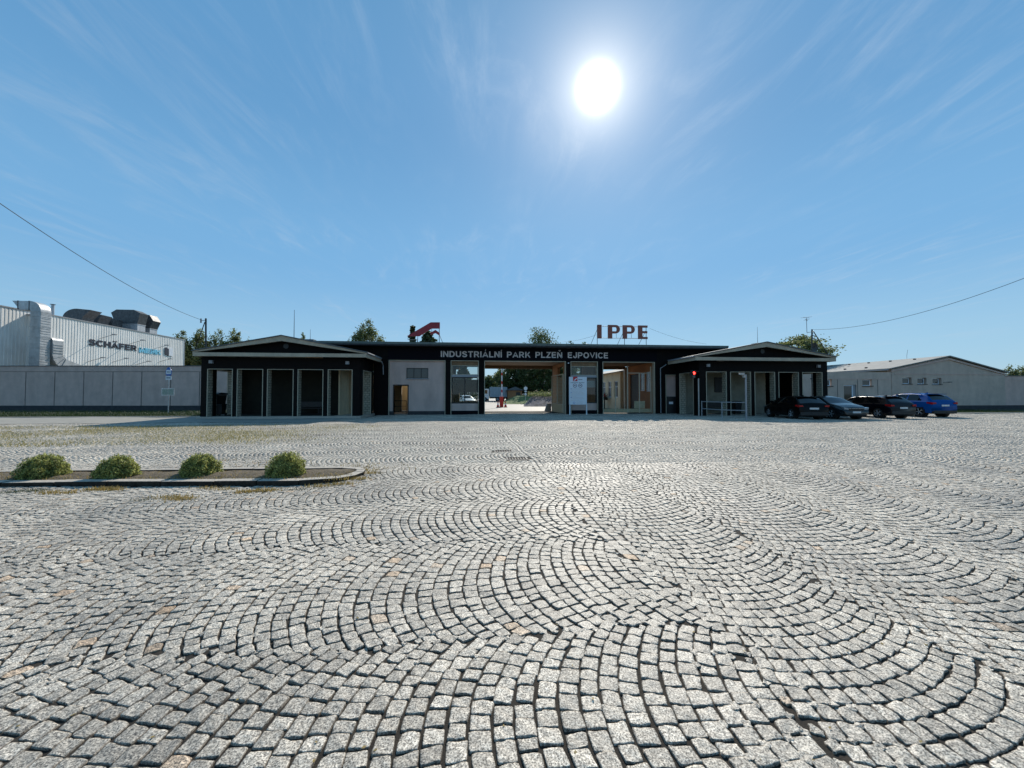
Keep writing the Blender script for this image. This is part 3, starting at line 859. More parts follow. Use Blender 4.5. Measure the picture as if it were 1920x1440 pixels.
def weeds():
    dry, green, verge = [], [], []
    def patch(px, py, sx, sy, n, lst):
        c = gnd(px, py)
        for _ in range(n):
            x, y = c.x + random.gauss(0, sx), c.y + random.gauss(0, sy)
            z = float(undul(np.array(x), np.array(y))) - .015
            lst.append((x, y, z))
    # along the near side of the kerb and round its tip
    for px, py, n in ((60, 922, 260), (110, 925, 200), (185, 918, 260), (205, 917, 200), (268, 935, 120), (340, 934, 220), (320, 930, 120),
                      (470, 921, 260), (500, 919, 180), (560, 917, 90), (600, 912, 150), (640, 909, 160), (672, 900, 200), (690, 890, 160),
                      (686, 884, 90), (420, 917, 80), (385, 915, 70), (20, 925, 150)):
        patch(px, py, .13, .05, n, dry if random.random() < .8 else green)
    for px, py, n in ((30, 800, 0), (700, 880, 120), (660, 877, 120), (560, 872, 60), (480, 870, 60), (400, 862, 60)):
        patch(px, py, .4, .25, n, dry)
    # dry grass growing in the joints of the far left part of the square
    for _ in range(38000):
        y = random.uniform(13.0, 21.0); x = random.uniform(-28, -4.5)
        k = (.5 + .5 * math.sin(x * .6 + 1) * math.sin(y * .9)) * min(1, (-x - 4.5) / 5)
        if random.random() < k: verge.append((x, y, -.01))
    # scattered tufts in joints elsewhere
    # soil bed
    for _ in range(500):
        p = gnd(random.uniform(-20, 650), random.uniform(886, 900), .07); green.append((p.x, p.y, .06))
    for _ in range(1500):
        px = random.uniform(-20, 660); p = gnd(px, random.uniform(886, 900), .07)
        dry.append((p.x, p.y, .06))
    blades('dry_weeds', dry, .02, .075, M['dry_grass'], .006, .9)
    blades('joint_grass', verge, .03, .10, M['joint_grass'], .009, .8)
    blades('green_weeds', green, .015, .05, M['green_grass'], .004, .9)
    g = []
    for _ in range(14000):
        g.append((random.uniform(-46, -18.3), 28.97 + random.random() ** 1.6 * 9, .03))
    for _ in range(9000):
        g.append((random.uniform(27.1, 48), 28.65 + random.random() ** 1.5 * 7.3, .03))
    blades('verge_grass', g, .05, .16, M['green_grass'], .012, .7)


weeds()

# fallen leaves and grit lying in the joints
lf = []
for _ in range(45):
    px, py = random.uniform(0, 1920), 760 + 680 * random.random() ** .5
    if py < 960: continue
    p = gnd(px, py); lf.append((p.x, p.y, float(undul(np.array(p.x), np.array(p.y))) + .004))
lf = np.array(lf)
tag(leaf_cloud('leaf_litter', lf, np.tile([0, 0, 1.], (len(lf), 1)), .011, M['dry_grass'], None, flat=.9), kind='stuff')

# drains
for g, lab in zip(GRATES, ('rusty drain grate lying nearer the gateway', 'rusty drain grate lying nearer the viewer beside the gutter line')):
    e = empty('drain_grate', (g.x, g.y, -.01), lab, 'drain grate', 'drain grates beside the gutter')
    f = MB()
    f.box(-.26, .26, -.2, -.16, -.02, .02); f.box(-.26, .26, .16, .2, -.02, .02); f.box(-.26, -.22, -.16, .16, -.02, .02); f.box(.22, .26, -.16, .16, -.02, .02)
    for i in range(6): f.box(-.17 + i * .068 - .012, -.17 + i * .068 + .012, -.16, .16, -.02, .012)
    f.build('grating', M['darkmetal'], e, local=True)
    f = MB(); f.box(-.24, .24, -.18, .18, -.05, -.035); f.build('pit', M['blackmetal'], e, local=True)
# ================================================================== GATEHOUSE
YF, YR = 30.4, 35.9                      # front and rear wall faces


def fx(px, Y=YF): return atY(px, 739, Y).x
def fz(px, py, Y=YF): return atY(px, py, Y).z


GX0, GX1 = -12.1, 20.5
ZT = 4.24                                # opening head
ZR0, ZR1 = 5.28, 5.53
gate_cx = (fx(908) + fx(1061)) / 2
G = empty('gatehouse', (gate_cx, YF, 0), 'long flat-roofed dark brick gatehouse with a wide gateway and a lettered band', 'gatehouse')

bays = {k: (fx(a), fx(b)) for k, (a, b) in dict(A=(728.5, 835), B=(845, 897.5), G=(908, 1061), C=(1070, 1121), D=(1130, 1228), E=(1248, 1272.5)).items()}
holes = [(a, b, -1, ZT) for k, (a, b) in bays.items() if k != 'E'] + [(bays['E'][0], bays['E'][1], .0, 3.2)]
XW0, XW1 = -7.9, 16.4
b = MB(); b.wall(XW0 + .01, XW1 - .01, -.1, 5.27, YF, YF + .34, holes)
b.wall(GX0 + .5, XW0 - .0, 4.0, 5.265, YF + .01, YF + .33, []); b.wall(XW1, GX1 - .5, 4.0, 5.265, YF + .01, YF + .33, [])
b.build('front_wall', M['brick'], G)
b = MB(); b.box(fx(727), fx(1232), YF - .03, YF + .1, ZT + .06, 5.2)
b.build('name_band', M['navy'], G)
# pale trims round the openings
for k, (x0, x1) in bays.items():
    b = MB()
    zt = 3.2 if k == 'E' else ZT
    t = .045
    b.box(x0, x0 + t, YF - .045, YF + .36, 0, zt); b.box(x1 - t, x1, YF - .045, YF + .36, 0, zt)
    b.box(x0 + t, x1 - t, YF - .045, YF + .36, zt - t, zt)
    b.build('opening_trim', M['trim'], G)
# roof slab
b = MB(); b.box(GX0, GX1, 29.6, 36.8, ZR0, ZR1 - .05)
b.build('roof', M['roofdark'], G)
b = MB(); b.box(GX0 - .03, GX1 + .03, 29.56, 36.84, ZR1 - .05, ZR1 + .02); b.box(GX0 - .02, GX1 + .02, 29.57, 29.6, ZR0 + .1, ZR1 - .05)
b.build('roof_flashing', M['verdigris'], G)

# --- bay A: porter's room, plastered infill with strip window and door
x0, x1 = bays['A']; x0 += .05; x1 -= .05
wx0, wx1 = fx(761.7, YF + .1), fx(802.8, YF + .1); wz0, wz1 = fz(780, 709.5, YF + .1), fz(780, 690, YF + .1)
dx0, dx1 = fx(738.8, YF + .1), fx(764.5, YF + .1); dz1 = fz(750, 722.8, YF + .1)
b = MB(); b.wall(x0, x1, .28, ZT - .05, YF + .1, YF + .3, [(wx0, wx1, wz0, wz1), (dx0, dx1, -1, dz1)])
b.build('infill_wall', M['plaster'], G)
b = MB(); b.box(x0, dx0, YF + .08, YF + .3, -.05, .28); b.box(dx1, x1, YF + .08, YF + .3, -.05, .28)
b.build('plinth', M['roofdark'], G)


def window_unit(x0, x1, z0, z1, y, parent, n=2, fr=.05, m='blackmetal', name='window', mg='glass', trans=()):
    b = MB(); d = .06
    b.box(x0, x1, y, y + d, z0, z0 + fr); b.box(x0, x1, y, y + d, z1 - fr, z1)
    b.box(x0, x0 + fr, y, y + d, z0 + fr, z1 - fr); b.box(x1 - fr, x1, y, y + d, z0 + fr, z1 - fr)
    for i in range(1, n):
        x = x0 + (x1 - x0) * i / n; b.box(x - fr / 2, x + fr / 2, y + .002, y + d - .002, z0 + fr, z1 - fr)
    w = b.build(name, M[m], parent)
    g = MB(); g.box(x0 + fr * .7, x1 - fr * .7, y + .028, y + .034, z0 + fr * .7, z1 - fr * .7)
    g.build('pane', M[mg], w)
    return w


M['clear'] = bpy.data.materials.new('clear_glass'); M['clear'].use_nodes = True
_n, _l = M['clear'].node_tree.nodes, M['clear'].node_tree.links
_tr = N(_n, 'ShaderNodeBsdfTransparent'); _tr.inputs[0].default_value = (.82, .85, .84, 1)
_gl = N(_n, 'ShaderNodeBsdfGlossy'); _gl.inputs['Roughness'].default_value = .02
_fr = N(_n, 'ShaderNodeFresnel'); _fr.inputs[0].default_value = 1.5
_mx = N(_n, 'ShaderNodeMixShader'); _l.new(_fr.outputs[0], _mx.inputs[0]); _l.new(_tr.outputs[0], _mx.inputs[1]); _l.new(_gl.outputs[0], _mx.inputs[2])
_l.new(_mx.outputs[0], _n['Material Output'].inputs['Surface'])

window_unit(wx0, wx1, wz0, wz1, YF + .16, G, n=3, mg='glass')
b = MB(); b.box(wx0 - .03, wx1 + .03, YF + .04, YF + .12, wz0 - .06, wz0); b.build('window_sill', M['greymetal'], G)
# door opening: frame, open leaf, handrail
b = MB(); t = .07
b.box(dx0 - t, dx0, YF + .06, YF + .32, 0, dz1 + t); b.box(dx1, dx1 + t, YF + .06, YF + .32, 0, dz1 + t); b.box(dx0, dx1, YF + .06, YF + .32, dz1, dz1 + t)
b.build('door_frame', M['blackmetal'], G)
b = MB(); b.box(dx1 - .06, dx1 - .01, YF + .33, YF + 1.25, .05, dz1 - .02)
dl = b.build('door', M['blackmetal'], G)
b = MB(); b.box(dx1 - .064, dx1 - .058, YF + .47, YF + 1.05, .9, dz1 - .15); b.build('door_panel', M['plaster'], dl)
b = MB(); b.tube((dx1 - .12, YF + 1.1, 1.0), (dx1 - .12, YF + 1.1, 1.15), .015); b.build('handle', M['galv'], dl)
# interior partition walls, rear wall of the front rooms
for xx in (XW0 + .35, fx(840), ):
    b = MB(); b.box(xx - .08, xx + .08, YF + .35, YR, -.05, 5.25)
    b.build('partition_wall', M['beige'], G)
b = MB(); b.wall(XW0 + .4, fx(840) - .1, -.05, 5.25, YR, YR + .25, [(dx0 - .45, dx1 + .5, -1, 2.35), (wx0 + 1.6, wx1 + 2.2, wz0 - .2, wz1 + .25)])
b.build('rear_wall', M['beige'], G)
# ceiling
b = MB(); b.box(XW0 + .02, XW1 - .02, YF + .35, YR + .25, ZT + .03, ZT + .12)
b.build('soffit', M['soffit'], G)

# --- booths B and C
def booth(bay, xin0, xin1):
    x0, x1 = bays[bay]; x0 += .05; x1 -= .05
    tz0 = 3.15; tz1 = ZT - .05
    zb0, zb1 = 3.02, 3.15
    b = MB(); b.box(x0, x1, YF + .06, YF + .26, 2.95, 3.12); b.build('transom_beam', M['greymetal'], G)
    window_unit(x0 + .01, x1 - .01, 3.12, tz1 - .32, YF + .13, G, n=1, fr=.045, m='trim', mg='clear', name='transom_window')
    b = MB(); b.box(x0, x1, YF + .12, YF + .22, tz1 - .32, tz1); b.build('transom_head', M['soffit'], G)
    window_unit(x0 + .02, x1 - .02, .86, 2.95, YF + .12, G, n=2, fr=.08, mg='clear', name='booth_window')
    b = MB(); b.box(x0, x1, YF + .1, YF + .3, .30, .86); b.build('sill_panel', M['plaster'], G)
    b = MB(); b.box(x0, x1, YF + .09, YF + .3, -.05, .30); b.build('plinth', M['navy'], G)
    return x0, x1


booth('B', 0, 0); booth('C', 0, 0)
bx0, bx1 = fx(840) + .08, bays['G'][0] - .02
cx0, cx1 = bays['G'][1] + .02, fx(1125.5)
# rear wall of booth B with a window looking to the yard, booth floor and desk
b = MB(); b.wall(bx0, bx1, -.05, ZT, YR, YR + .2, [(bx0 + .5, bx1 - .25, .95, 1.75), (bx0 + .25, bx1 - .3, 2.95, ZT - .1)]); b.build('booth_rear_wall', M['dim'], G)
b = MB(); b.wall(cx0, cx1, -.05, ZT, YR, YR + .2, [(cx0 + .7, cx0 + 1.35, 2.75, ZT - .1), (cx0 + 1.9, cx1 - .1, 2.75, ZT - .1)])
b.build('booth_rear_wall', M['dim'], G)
b = MB(); b.box(bays['G'][0] - .25, bays['G'][0] - .02, YF + .36, YR + .2, -.05, ZT)
b.build('passage_wall', M['beige'], G)
b = MB(); b.wallx(YF + .36, YR + .2, -.05, ZT, bays['G'][1] + .02, bays['G'][1] + .25, [(YF + 1.0, YF + 3.2, 3.0, 3.95)])
b.build('passage_wall', M['orange'], G)
b = MB(); b.box(cx1, cx1 + .2, YF + .36, YR + .2, -.05, ZT); b.build('passage_wall', M['orange'], G)
b = MB(); b.box(bx0 + .05, bx1 - .05, YF + 1.2, YF + 1.9, .72, .76); b.build('desk', M['dim'], G)
b = MB(); b.box(cx0 + .3, cx1 - .05, YF + 1.2, YF + 1.9, .72, .76)
b.build('desk', M['dim'], G)
# inner dark lining (blinds drawn in booth C)
b = MB(); b.box(cx0 + 1.55, cx1 - .12, YF + .42, YF + .44, 2.15, 2.7); b.build('blind', M['paper'], G)
# gateway rear beam
b = MB(); b.box(bays['G'][0], bays['G'][1] + .02, YR, YR + .22, 3.98, ZT + .03); b.build('gateway_beam', M['soffit'], G)
# --- bay D passage: right side wall with windows and a louvred doorway
xr = bays['D'][1] - .02
def xwin(px0, px1, py0, py1):
    a, c = atX(px0, 739, xr), atX(px1, 739, xr)
    m_ = atX((px0 + px1) / 2, py0, xr), atX((px0 + px1) / 2, py1, xr)
    return (min(a.y, c.y), max(a.y, c.y), min(m_[0].z, m_[1].z), max(m_[0].z, m_[1].z))
w1, w2, dr = xwin(1201, 1208.5, 699, 733), xwin(1212, 1220, 697, 734), xwin(1181, 1197, 702, 767)
b = MB(); b.wallx(YF + .36, YR + .2, -.05, ZT, xr, xr + .22, [w1, w2, dr]); b.build('passage_wall', M['orange'], G)
for w in (w1, w2):
    f = MB(); y0, y1, z0, z1 = w; t = .05
    for (a, c, d, e) in ((y0, y1, z0, z0 + t), (y0, y1, z1 - t, z1), (y0, y0 + t, z0 + t, z1 - t), (y1 - t, y1, z0 + t, z1 - t), ((y0 + y1) / 2 - .02, (y0 + y1) / 2 + .02, z0 + t, z1 - t), (y0 + t, y1 - t, z0 + (z1 - z0) * .66, z0 + (z1 - z0) * .66 + .04)):
        f.box(xr + .03, xr + .09, a, c, d, e)
    o = f.build('side_window', M['signwhite'], G)
    g = MB(); g.box(xr + .055, xr + .06, y0 + .02, y1 - .02, z0 + .02, z1 - .02); g.build('pane', M['glass'], o)
f = MB(); y0, y1, z0, z1 = dr
f.box(xr + .12, xr + .14, y0, y1, z0, z1)
for i in range(22):
    z = z0 + (z1 - z0) * (i + .5) / 22; f.box(xr + .02, xr + .1, y0 + .03, y1 - .03, z - .012, z + .012)
f.build('louvred_door', M['darkmetal'], G)
b = MB(); b.box(xr - .28, xr + .24, YR + .2, YR + .45, -.05, ZT); b.build('rear_pier', M['gaterail'], G)
b = MB(); b.box(cx1 + .2, xr - .28, YR + .05, YR + .25, 3.98, ZT + .03); b.build('gateway_beam', M['soffit'], G)
# --- niche E (pane over a black cabinet) beside the right pavilion
x0, x1 = bays['E']; b = MB(); b.box(x0 + .04, x1 - .04, YF + .2, YF + .26, 1.4, 3.16); b.build('pale_panel', M['plaster'], G)
b = MB(); b.box(x0 - .02, x1 + .02, YF - .02, YF + .3, 0, 1.4); cab = b.build('cabinet_door', M['blackmetal'], G)
b = MB(); b.box(x0 + .28, x0 + .62, YF - .03, YF - .021, .78, .98); b.build('notice', M['paper'], cab)
# downpipe between gatehouse and right pavilion
b = MB(); xp = fx(1237.5); b.path([(xp + .28, YF - .55, 4.0), (xp, YF - .12, 3.72), (xp, YF - .12, .05)], .035); b.build('downpipe', M['greymetal'], G)
b = MB(); xp = fx(719); b.path([(xp, YF - .65, 4.05), (xp, YF - .2, 3.8), (xp, YF - .1, 3.1)], .035); b.build('downpipe', M['greymetal'], G)
# camera dot on the gate pier
b = MB(); p = atY(1065.5, 681, YF); b.tube((p.x, YF - .12, p.z), (p.x, YF, p.z), .05, n=10); b.build('pier_lamp', M['signwhite'], G)


def arc(cx, cy, rx, ry, a0, a1, n=9):
    return [(cx + rx * math.cos(R(a0 + (a1 - a0) * i / n)), cy + ry * math.sin(R(a0 + (a1 - a0) * i / n))) for i in range(n + 1)]


_A = [[(.06, 0), (.43, .99), (.80, 0)], [(.2, .3), (.66, .3)]]
_N = [[(.1, 0), (.1, 1)], [(.7, 0), (.7, 1)], [(.14, .93), (.66, .07)]]
_P = [[(.1, 0), (.1, 1)], [(.2, .91), (.42, .91)] + arc(.42, .68, .23, .23, 90, -90)[1:] + [(.2, .45)]]
_E = [[(.1, 0), (.1, 1)], [(.2, .91), (.66, .91)], [(.2, .51), (.62, .51)], [(.2, .09), (.67, .09)]]
GLY = {
    'I': (.2, [[(.1, 0), (.1, 1)]]), 'Í': (.2, [[(.1, 0), (.1, 1)], [(.06, 1.1), (.2, 1.28)]]), 'N': (.8, _N),
    'Ň': (.8, _N + [[(.24, 1.32), (.4, 1.14), (.56, 1.32)]]), 'D': (.8, [[(.1, 0), (.1, 1)], [(.2, .91), (.34, .91)] + arc(.34, .5, .36, .41, 90, -90, 12)[1:] + [(.2, .09)]]),
    'U': (.8, [[(.1, 1), (.1, .38)] + arc(.4, .38, .3, .29, 180, 360, 10)[1:] + [(.7, 1)]]),
    'S': (.76, [[(.64, .70), (.60, .82), (.50, .89), (.36, .91), (.20, .87), (.12, .76), (.14, .64), (.25, .56), (.46, .49), (.61, .42), (.67, .30), (.61, .16), (.48, .10), (.34, .09), (.18, .13), (.10, .27)]]),
    'T': (.74, [[(0, .91), (.74, .91)], [(.37, .82), (.37, 0)]]), 'R': (.8, _P + [[(.40, .46), (.72, 0)]]), 'A': (.86, _A), 'Á': (.86, _A + [[(.40, 1.12), (.53, 1.30)]]),
    'Ä': (.86, _A + [[(.20, 1.18), (.36, 1.18)], [(.50, 1.18), (.66, 1.18)]]), 'L': (.66, [[(.1, 1), (.1, 0)], [(.2, .09), (.66, .09)]]), 'P': (.74, _P),
    'K': (.8, [[(.1, 0), (.1, 1)], [(.2, .36), (.68, .98)], [(.36, .56), (.74, 0)]]), 'Z': (.72, [[(.06, .91), (.60, .91), (.10, .09), (.68, .09)]]), 'E': (.7, _E),
    'J': (.6, [[(.5, 1), (.5, .32)] + arc(.3, .32, .2, .23, 0, -180, 8)[1:] + [(.1, .38)]]), 'O': (.88, [arc(.44, .5, .35, .42, 0, 360, 24)]),
    'V': (.8, [[(.05, 1), (.4, .04), (.75, 1)]]), 'C': (.8, [arc(.43, .5, .34, .42, 38, 322, 20)]), 'H': (.78, [[(.1, 0), (.1, 1)], [(.68, 0), (.68, 1)], [(.2, .5), (.58, .5)]]),
    'M': (.94, [[(.1, 0), (.1, 1)], [(.84, 0), (.84, 1)], [(.14, .93), (.47, .12), (.80, .93)]]), 'F': (.66, [[(.1, 0), (.1, 1)], [(.2, .91), (.64, .91)], [(.2, .5), (.58, .5)]]),
}


def text_mesh(name, body, m, parent, origin, width, height, axis_x, axis_z, depth=.03, bold=.2, gap=.13):
    """bold sans capitals drawn as thick strokes; origin = lower left of the first letter"""
    tot = sum(GLY[c][0] for c in body) + gap * (len(body) - 1)
    sx, sz = width / tot, height
    ax, az = Vector(axis_x).normalized(), Vector(axis_z).normalized(); ay = ax.cross(az)
    O = Vector(origin); cur = 0; objs = []
    for ch in body:
        w, strokes = GLY[ch]; b = MB()
        for si, st in enumerate(strokes):
            small = min(p[1] for p in st) > 1.02
            t = bold * (.62 if small else 1) / 2
            closed = len(st) > 3 and abs(st[0][0] - st[-1][0]) < 1e-6 and abs(st[0][1] - st[-1][1]) < 1e-6
            pts = [Vector(p) for p in (st[:-1] if closed else st)]; n = len(pts); Lf, Rt = [], []
            for i, p in enumerate(pts):
                a = pts[i - 1] if (i > 0 or closed) else None; c = pts[(i + 1) % n] if (i < n - 1 or closed) else None
                d0 = (p - a).normalized() if a is not None else None; d1 = (c - p).normalized() if c is not None else None
                d0 = d0 or d1; d1 = d1 or d0
                n0, n1 = Vector((-d0.y, d0.x)), Vector((-d1.y, d1.x)); nm = (n0 + n1)
                nm = nm.normalized() if nm.length > .2 else n0
                k = t / max(.45, nm.dot(n0)); Lf.append(p + nm * k); Rt.append(p - nm * k)
            dd = depth + si * .0016
            def W(v, d):
                y = min(v.y, 1.0) if not small else v.y
                return O + ax * ((cur + v.x) * sx) + az * (max(y, 0) * sz) - ay * d
            for i in range(n if closed else n - 1):
                j = (i + 1) % n; P4 = [Lf[i], Lf[j], Rt[j], Rt[i]]
                b.add([W(v, 0) for v in P4] + [W(v, dd) for v in P4], [(0, 1, 2, 3), (7, 6, 5, 4), (0, 4, 5, 1), (1, 5, 6, 2), (2, 6, 7, 3), (3, 7, 4, 0)])
        objs.append(b.build(name, m, parent)); cur += w + gap
    return objs


words = [('INDUSTRIÁLNÍ', 826, 941), ('PARK', 950.5, 994.5), ('PLZEŇ', 1004, 1054.5), ('EJPOVICE', 1065, 1141)]
zb = fz(960, 670.4, YF - .05)
for w_, a, c in words:
    xa, xc = fx(a, YF - .05), fx(c, YF - .05)
    text_mesh('letter', w_, M['letter'], G, (xa, YF - .035, zb), xc - xa, .475, (1, 0, 0), (0, 0, 1), depth=.04, bold=.19)

# ================================================================== PAVILIONS
def pavilion(x0, x1, inner, label, z0, opx, door_right):
    """porch 27..30.4 with five openings, gable roof with ridge along Y. inner=+1: inner side is at x1"""
    YP = 27.0
    P = empty('entrance_pavilion', ((x0 + x1) / 2, YP, z0), label, 'pavilion', 'gabled porch pavilions flanking the gatehouse')
    zt = 3.27
    ops = [(fx(a, YP), fx(c, YP), -1, zt) for a, c in opx]
    b = MB(); b.wall(x0, x1, z0 - .1, 4.04, YP, YP + .5, ops)
    # side walls with one opening each
    xi, xo = (x1, x0) if inner > 0 else (x0, x1)
    so_ = [(YP + .75, YP + 2.75, -1, zt)]
    for xs in (x0, x1):
        s_ = 1 if xs == x0 else -1
        b.wallx(YP + .5, 30.4, z0 - .1, 4.04, xs, xs + s_ * .5, so_)
    b.wallx(30.4, 36, z0 - .1, 4.04, xo, xo + (.5 if xo == x0 else -.5), [])
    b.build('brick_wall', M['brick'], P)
    # painted brick reveals inside each opening
    t = .012
    for a, c, _, _ in ops:
        b = MB(); b.box(a, a + t, YP + .03, YP + .5, z0, zt - t); b.box(c - t, c, YP + .03, YP + .5, z0, zt - t)
        b.box(a, c, YP + .03, YP + .5, zt - t, zt - .001); b.build('painted_reveal', M['wbrick'], P)
    for xs in (x0, x1):
        s_ = .5 if xs == x0 else -.5
        for y0, y1, _, _ in so_:
            b = MB(); b.box(xs + s_ * .06, xs + s_, y0, y0 + t, z0, zt - t); b.box(xs + s_ * .06, xs + s_, y1 - t, y1, z0, zt - t)
            b.box(xs + s_ * .06, xs + s_, y0, y1, zt - t, zt - .001); b.build('painted_reveal', M['wbrick'], P)
    # inner face of the porch piers is painted too
    b = MB(); b.wall(x0 + .5, x1 - .5, z0, 4.0, YP + .5, YP + .512, ops)
    b.build('painted_inner_face', M['wbrick'], P)
    for a, c, _, _ in ops:
        q = .035; b = MB()
        b.box(a - .005, a + q, YP - .03, YP + .03, z0, zt); b.box(c - q, c + .005, YP - .03, YP + .03, z0, zt); b.box(a + q, c - q, YP - .03, YP + .03, zt - q, zt); b.build('opening_trim', M['trim'], P)
    for xs in (x0, x1):
        b = MB(); s_ = -.03 if xs == x0 else .03
        for y0, y1, _, _ in so_:
            b.box(xs + s_, xs - s_, y0 - .003, y0 + .035, z0, zt); b.box(xs + s_, xs - s_, y1 - .035, y1 + .003, z0, zt); b.box(xs + s_, xs - s_, y0 + .035, y1 - .035, zt - .035, zt)
        b.build('opening_trim', M['trim'], P)
    # rear wall of the porch
    W = x1 - x0
    if inner > 0:     # left pavilion: first bay open to the back, rear wall with painted-in shade in the middle, plaster at the inner end
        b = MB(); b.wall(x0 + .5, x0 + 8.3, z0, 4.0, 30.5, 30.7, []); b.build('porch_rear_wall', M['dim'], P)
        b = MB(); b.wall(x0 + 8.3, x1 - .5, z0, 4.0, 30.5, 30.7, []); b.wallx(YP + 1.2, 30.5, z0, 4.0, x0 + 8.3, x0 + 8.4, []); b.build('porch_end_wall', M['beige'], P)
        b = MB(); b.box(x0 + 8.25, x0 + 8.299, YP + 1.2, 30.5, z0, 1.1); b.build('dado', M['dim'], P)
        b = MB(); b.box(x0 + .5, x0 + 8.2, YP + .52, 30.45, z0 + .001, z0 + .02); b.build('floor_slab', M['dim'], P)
    else:
        b = MB(); b.wall(x0 + .5, x1 - 2.3, z0, 4.0, 30.5, 30.7, []); b.build('porch_rear_wall', M['porchwall'], P)
        b = MB(); b.wallx(30.7, 36, z0, 4.0, x1 - 2.3, x1 - 2.1, []); b.build('partition_wall', M['wbrick'], P)
        b = MB(); b.box(x0 + 3.45, x0 + 4.45, 30.42, 30.5, 1.75, 3.0); b.build('notice_board', M['blackmetal'], P); b = MB(); b.box(x0 + 2.55, x0 + 2.68, 30.42, 30.5, 1.6, 3.1); b.build('notice_board', M['blackmetal'], P)
    b = MB(); b.box(x0 + .5, x1 - .5, YP + .52, 30.5, 3.86, 3.96); b.build('porch_ceiling', M['porchwall'], P)
    # ---- roof
    ex0, ex1 = (x0 - .1, x1 + .6) if inner > 0 else (x0 - .65, x1 + .1)
    y0, y1 = 26.35, 37.5
    ze0, ze1, zr = 4.05, 4.37, 5.42
    xm = (ex0 + ex1) / 2
    b = MB(); th = .06
    b.prism([(ex0 - .06, ze1 - .012), (xm, zr), (ex1 + .06, ze1 - .012), (ex1 + .06, ze1 + th - .012), (xm, zr + th), (ex0 - .06, ze1 + th - .012)], 'y', y0 - .06, y1)
    b.build('roof', M['rooftin'], P)
    # white raking fascia + horizontal fascia
    b = MB(); k = .34; sl_ = (zr - ze1) / (xm - ex0)
    b.prism([(ex0, ze0), (ex1, ze0), (ex1, ze1 - .013), (xm, zr - .001), (ex0, ze1 - .013)][:0] or [(ex0, ze0 + .24), (ex0, ze1 - .013), (xm, zr - .001), (xm, zr - k)], 'y', y0, y0 + .16)
    b.prism([(ex1, ze0 + .24), (xm, zr - k), (xm, zr - .001), (ex1, ze1 - .013)], 'y', y0, y0 + .16)
    b.box(ex0, ex1, y0 + .002, y0 + .17, ze0, ze0 + .238)
    b.box(ex0, ex0 + .14, y0 + .17, y1, ze0, ze1 - .05); b.box(ex1 - .14, ex1, y0 + .17, y1, ze0, ze1 - .05)
    b.build('fascia', M['fascia'], P)
    b = MB(); b.box(ex0 + .14, ex1 - .14, y0 + .17, YP + .1, ze0 + .05, ze0 + .08); b.build('eaves_soffit', M['roofdark'], P)
    b = MB(); b.prism([(ex0 + .3, ze0 + .2), (ex1 - .3, ze0 + .2), (xm, zr - .25)], 'y', YP - .12, YP + .1)
    ty = b.build('gable_brickwork', M['brick'], P)
    b = MB(); b.prism([(ex0 + .15, ze0), (ex1 - .15, ze0), (ex1 - .15, ze1 - .1), (xm, zr - .04), (ex0 + .15, ze1 - .1)], 'y', 35.7, 36.0); b.build('rear_gable', M['beige'], P)
    b = MB(); b.tube((xm + .05, YP - .16, zr - .62), (xm + .05, YP - .12, zr - .62), .17, n=20); b.build('vent', M['blackmetal'], ty)
    # gutter along the inner eave
    xe = ex1 + .05 if inner > 0 else ex0 - .05
    b = MB(); b.tube((xe, y0 + .1, ze1 - .03), (xe, 30.2, ze1 - .05), .06); b.build('gutter', M['greymetal'], P)
    # corner lamps
    for px_ in ((x0 + .55), (x1 - .9)):
        b = MB(); b.box(px_, px_ + .22, YP - .16, YP - .0, 3.62, 3.82); b.build('porch_lamp', M['greymetal'], P)
    return P, xm, zr


M['porchwall'] = mat('porch_render', (0.30, 0.29, 0.23), 0.85, noise=(1.2, .7, 1.15), bump=(100, .3, .004))
opL = [(388.3, 435.8), (444.2, 492.8), (500.8, 550), (558, 605.8), (614.5, 660.5)]
opR = [(1324.2, 1362.2), (1369.5, 1407.8), (1415, 1453.2), (1460, 1497.6), (1504.7, 1542)]
PL, xmL, zrL = pavilion(-18.0, -7.9, +1, 'left gabled porch pavilion with five open bays, behind the bus stop sign', .12, opL, True)
PR, xmR, zrR = pavilion(16.4, 26.7, -1, 'right gabled porch pavilion with five open bays, behind the black cars', 0.0, opR, True)

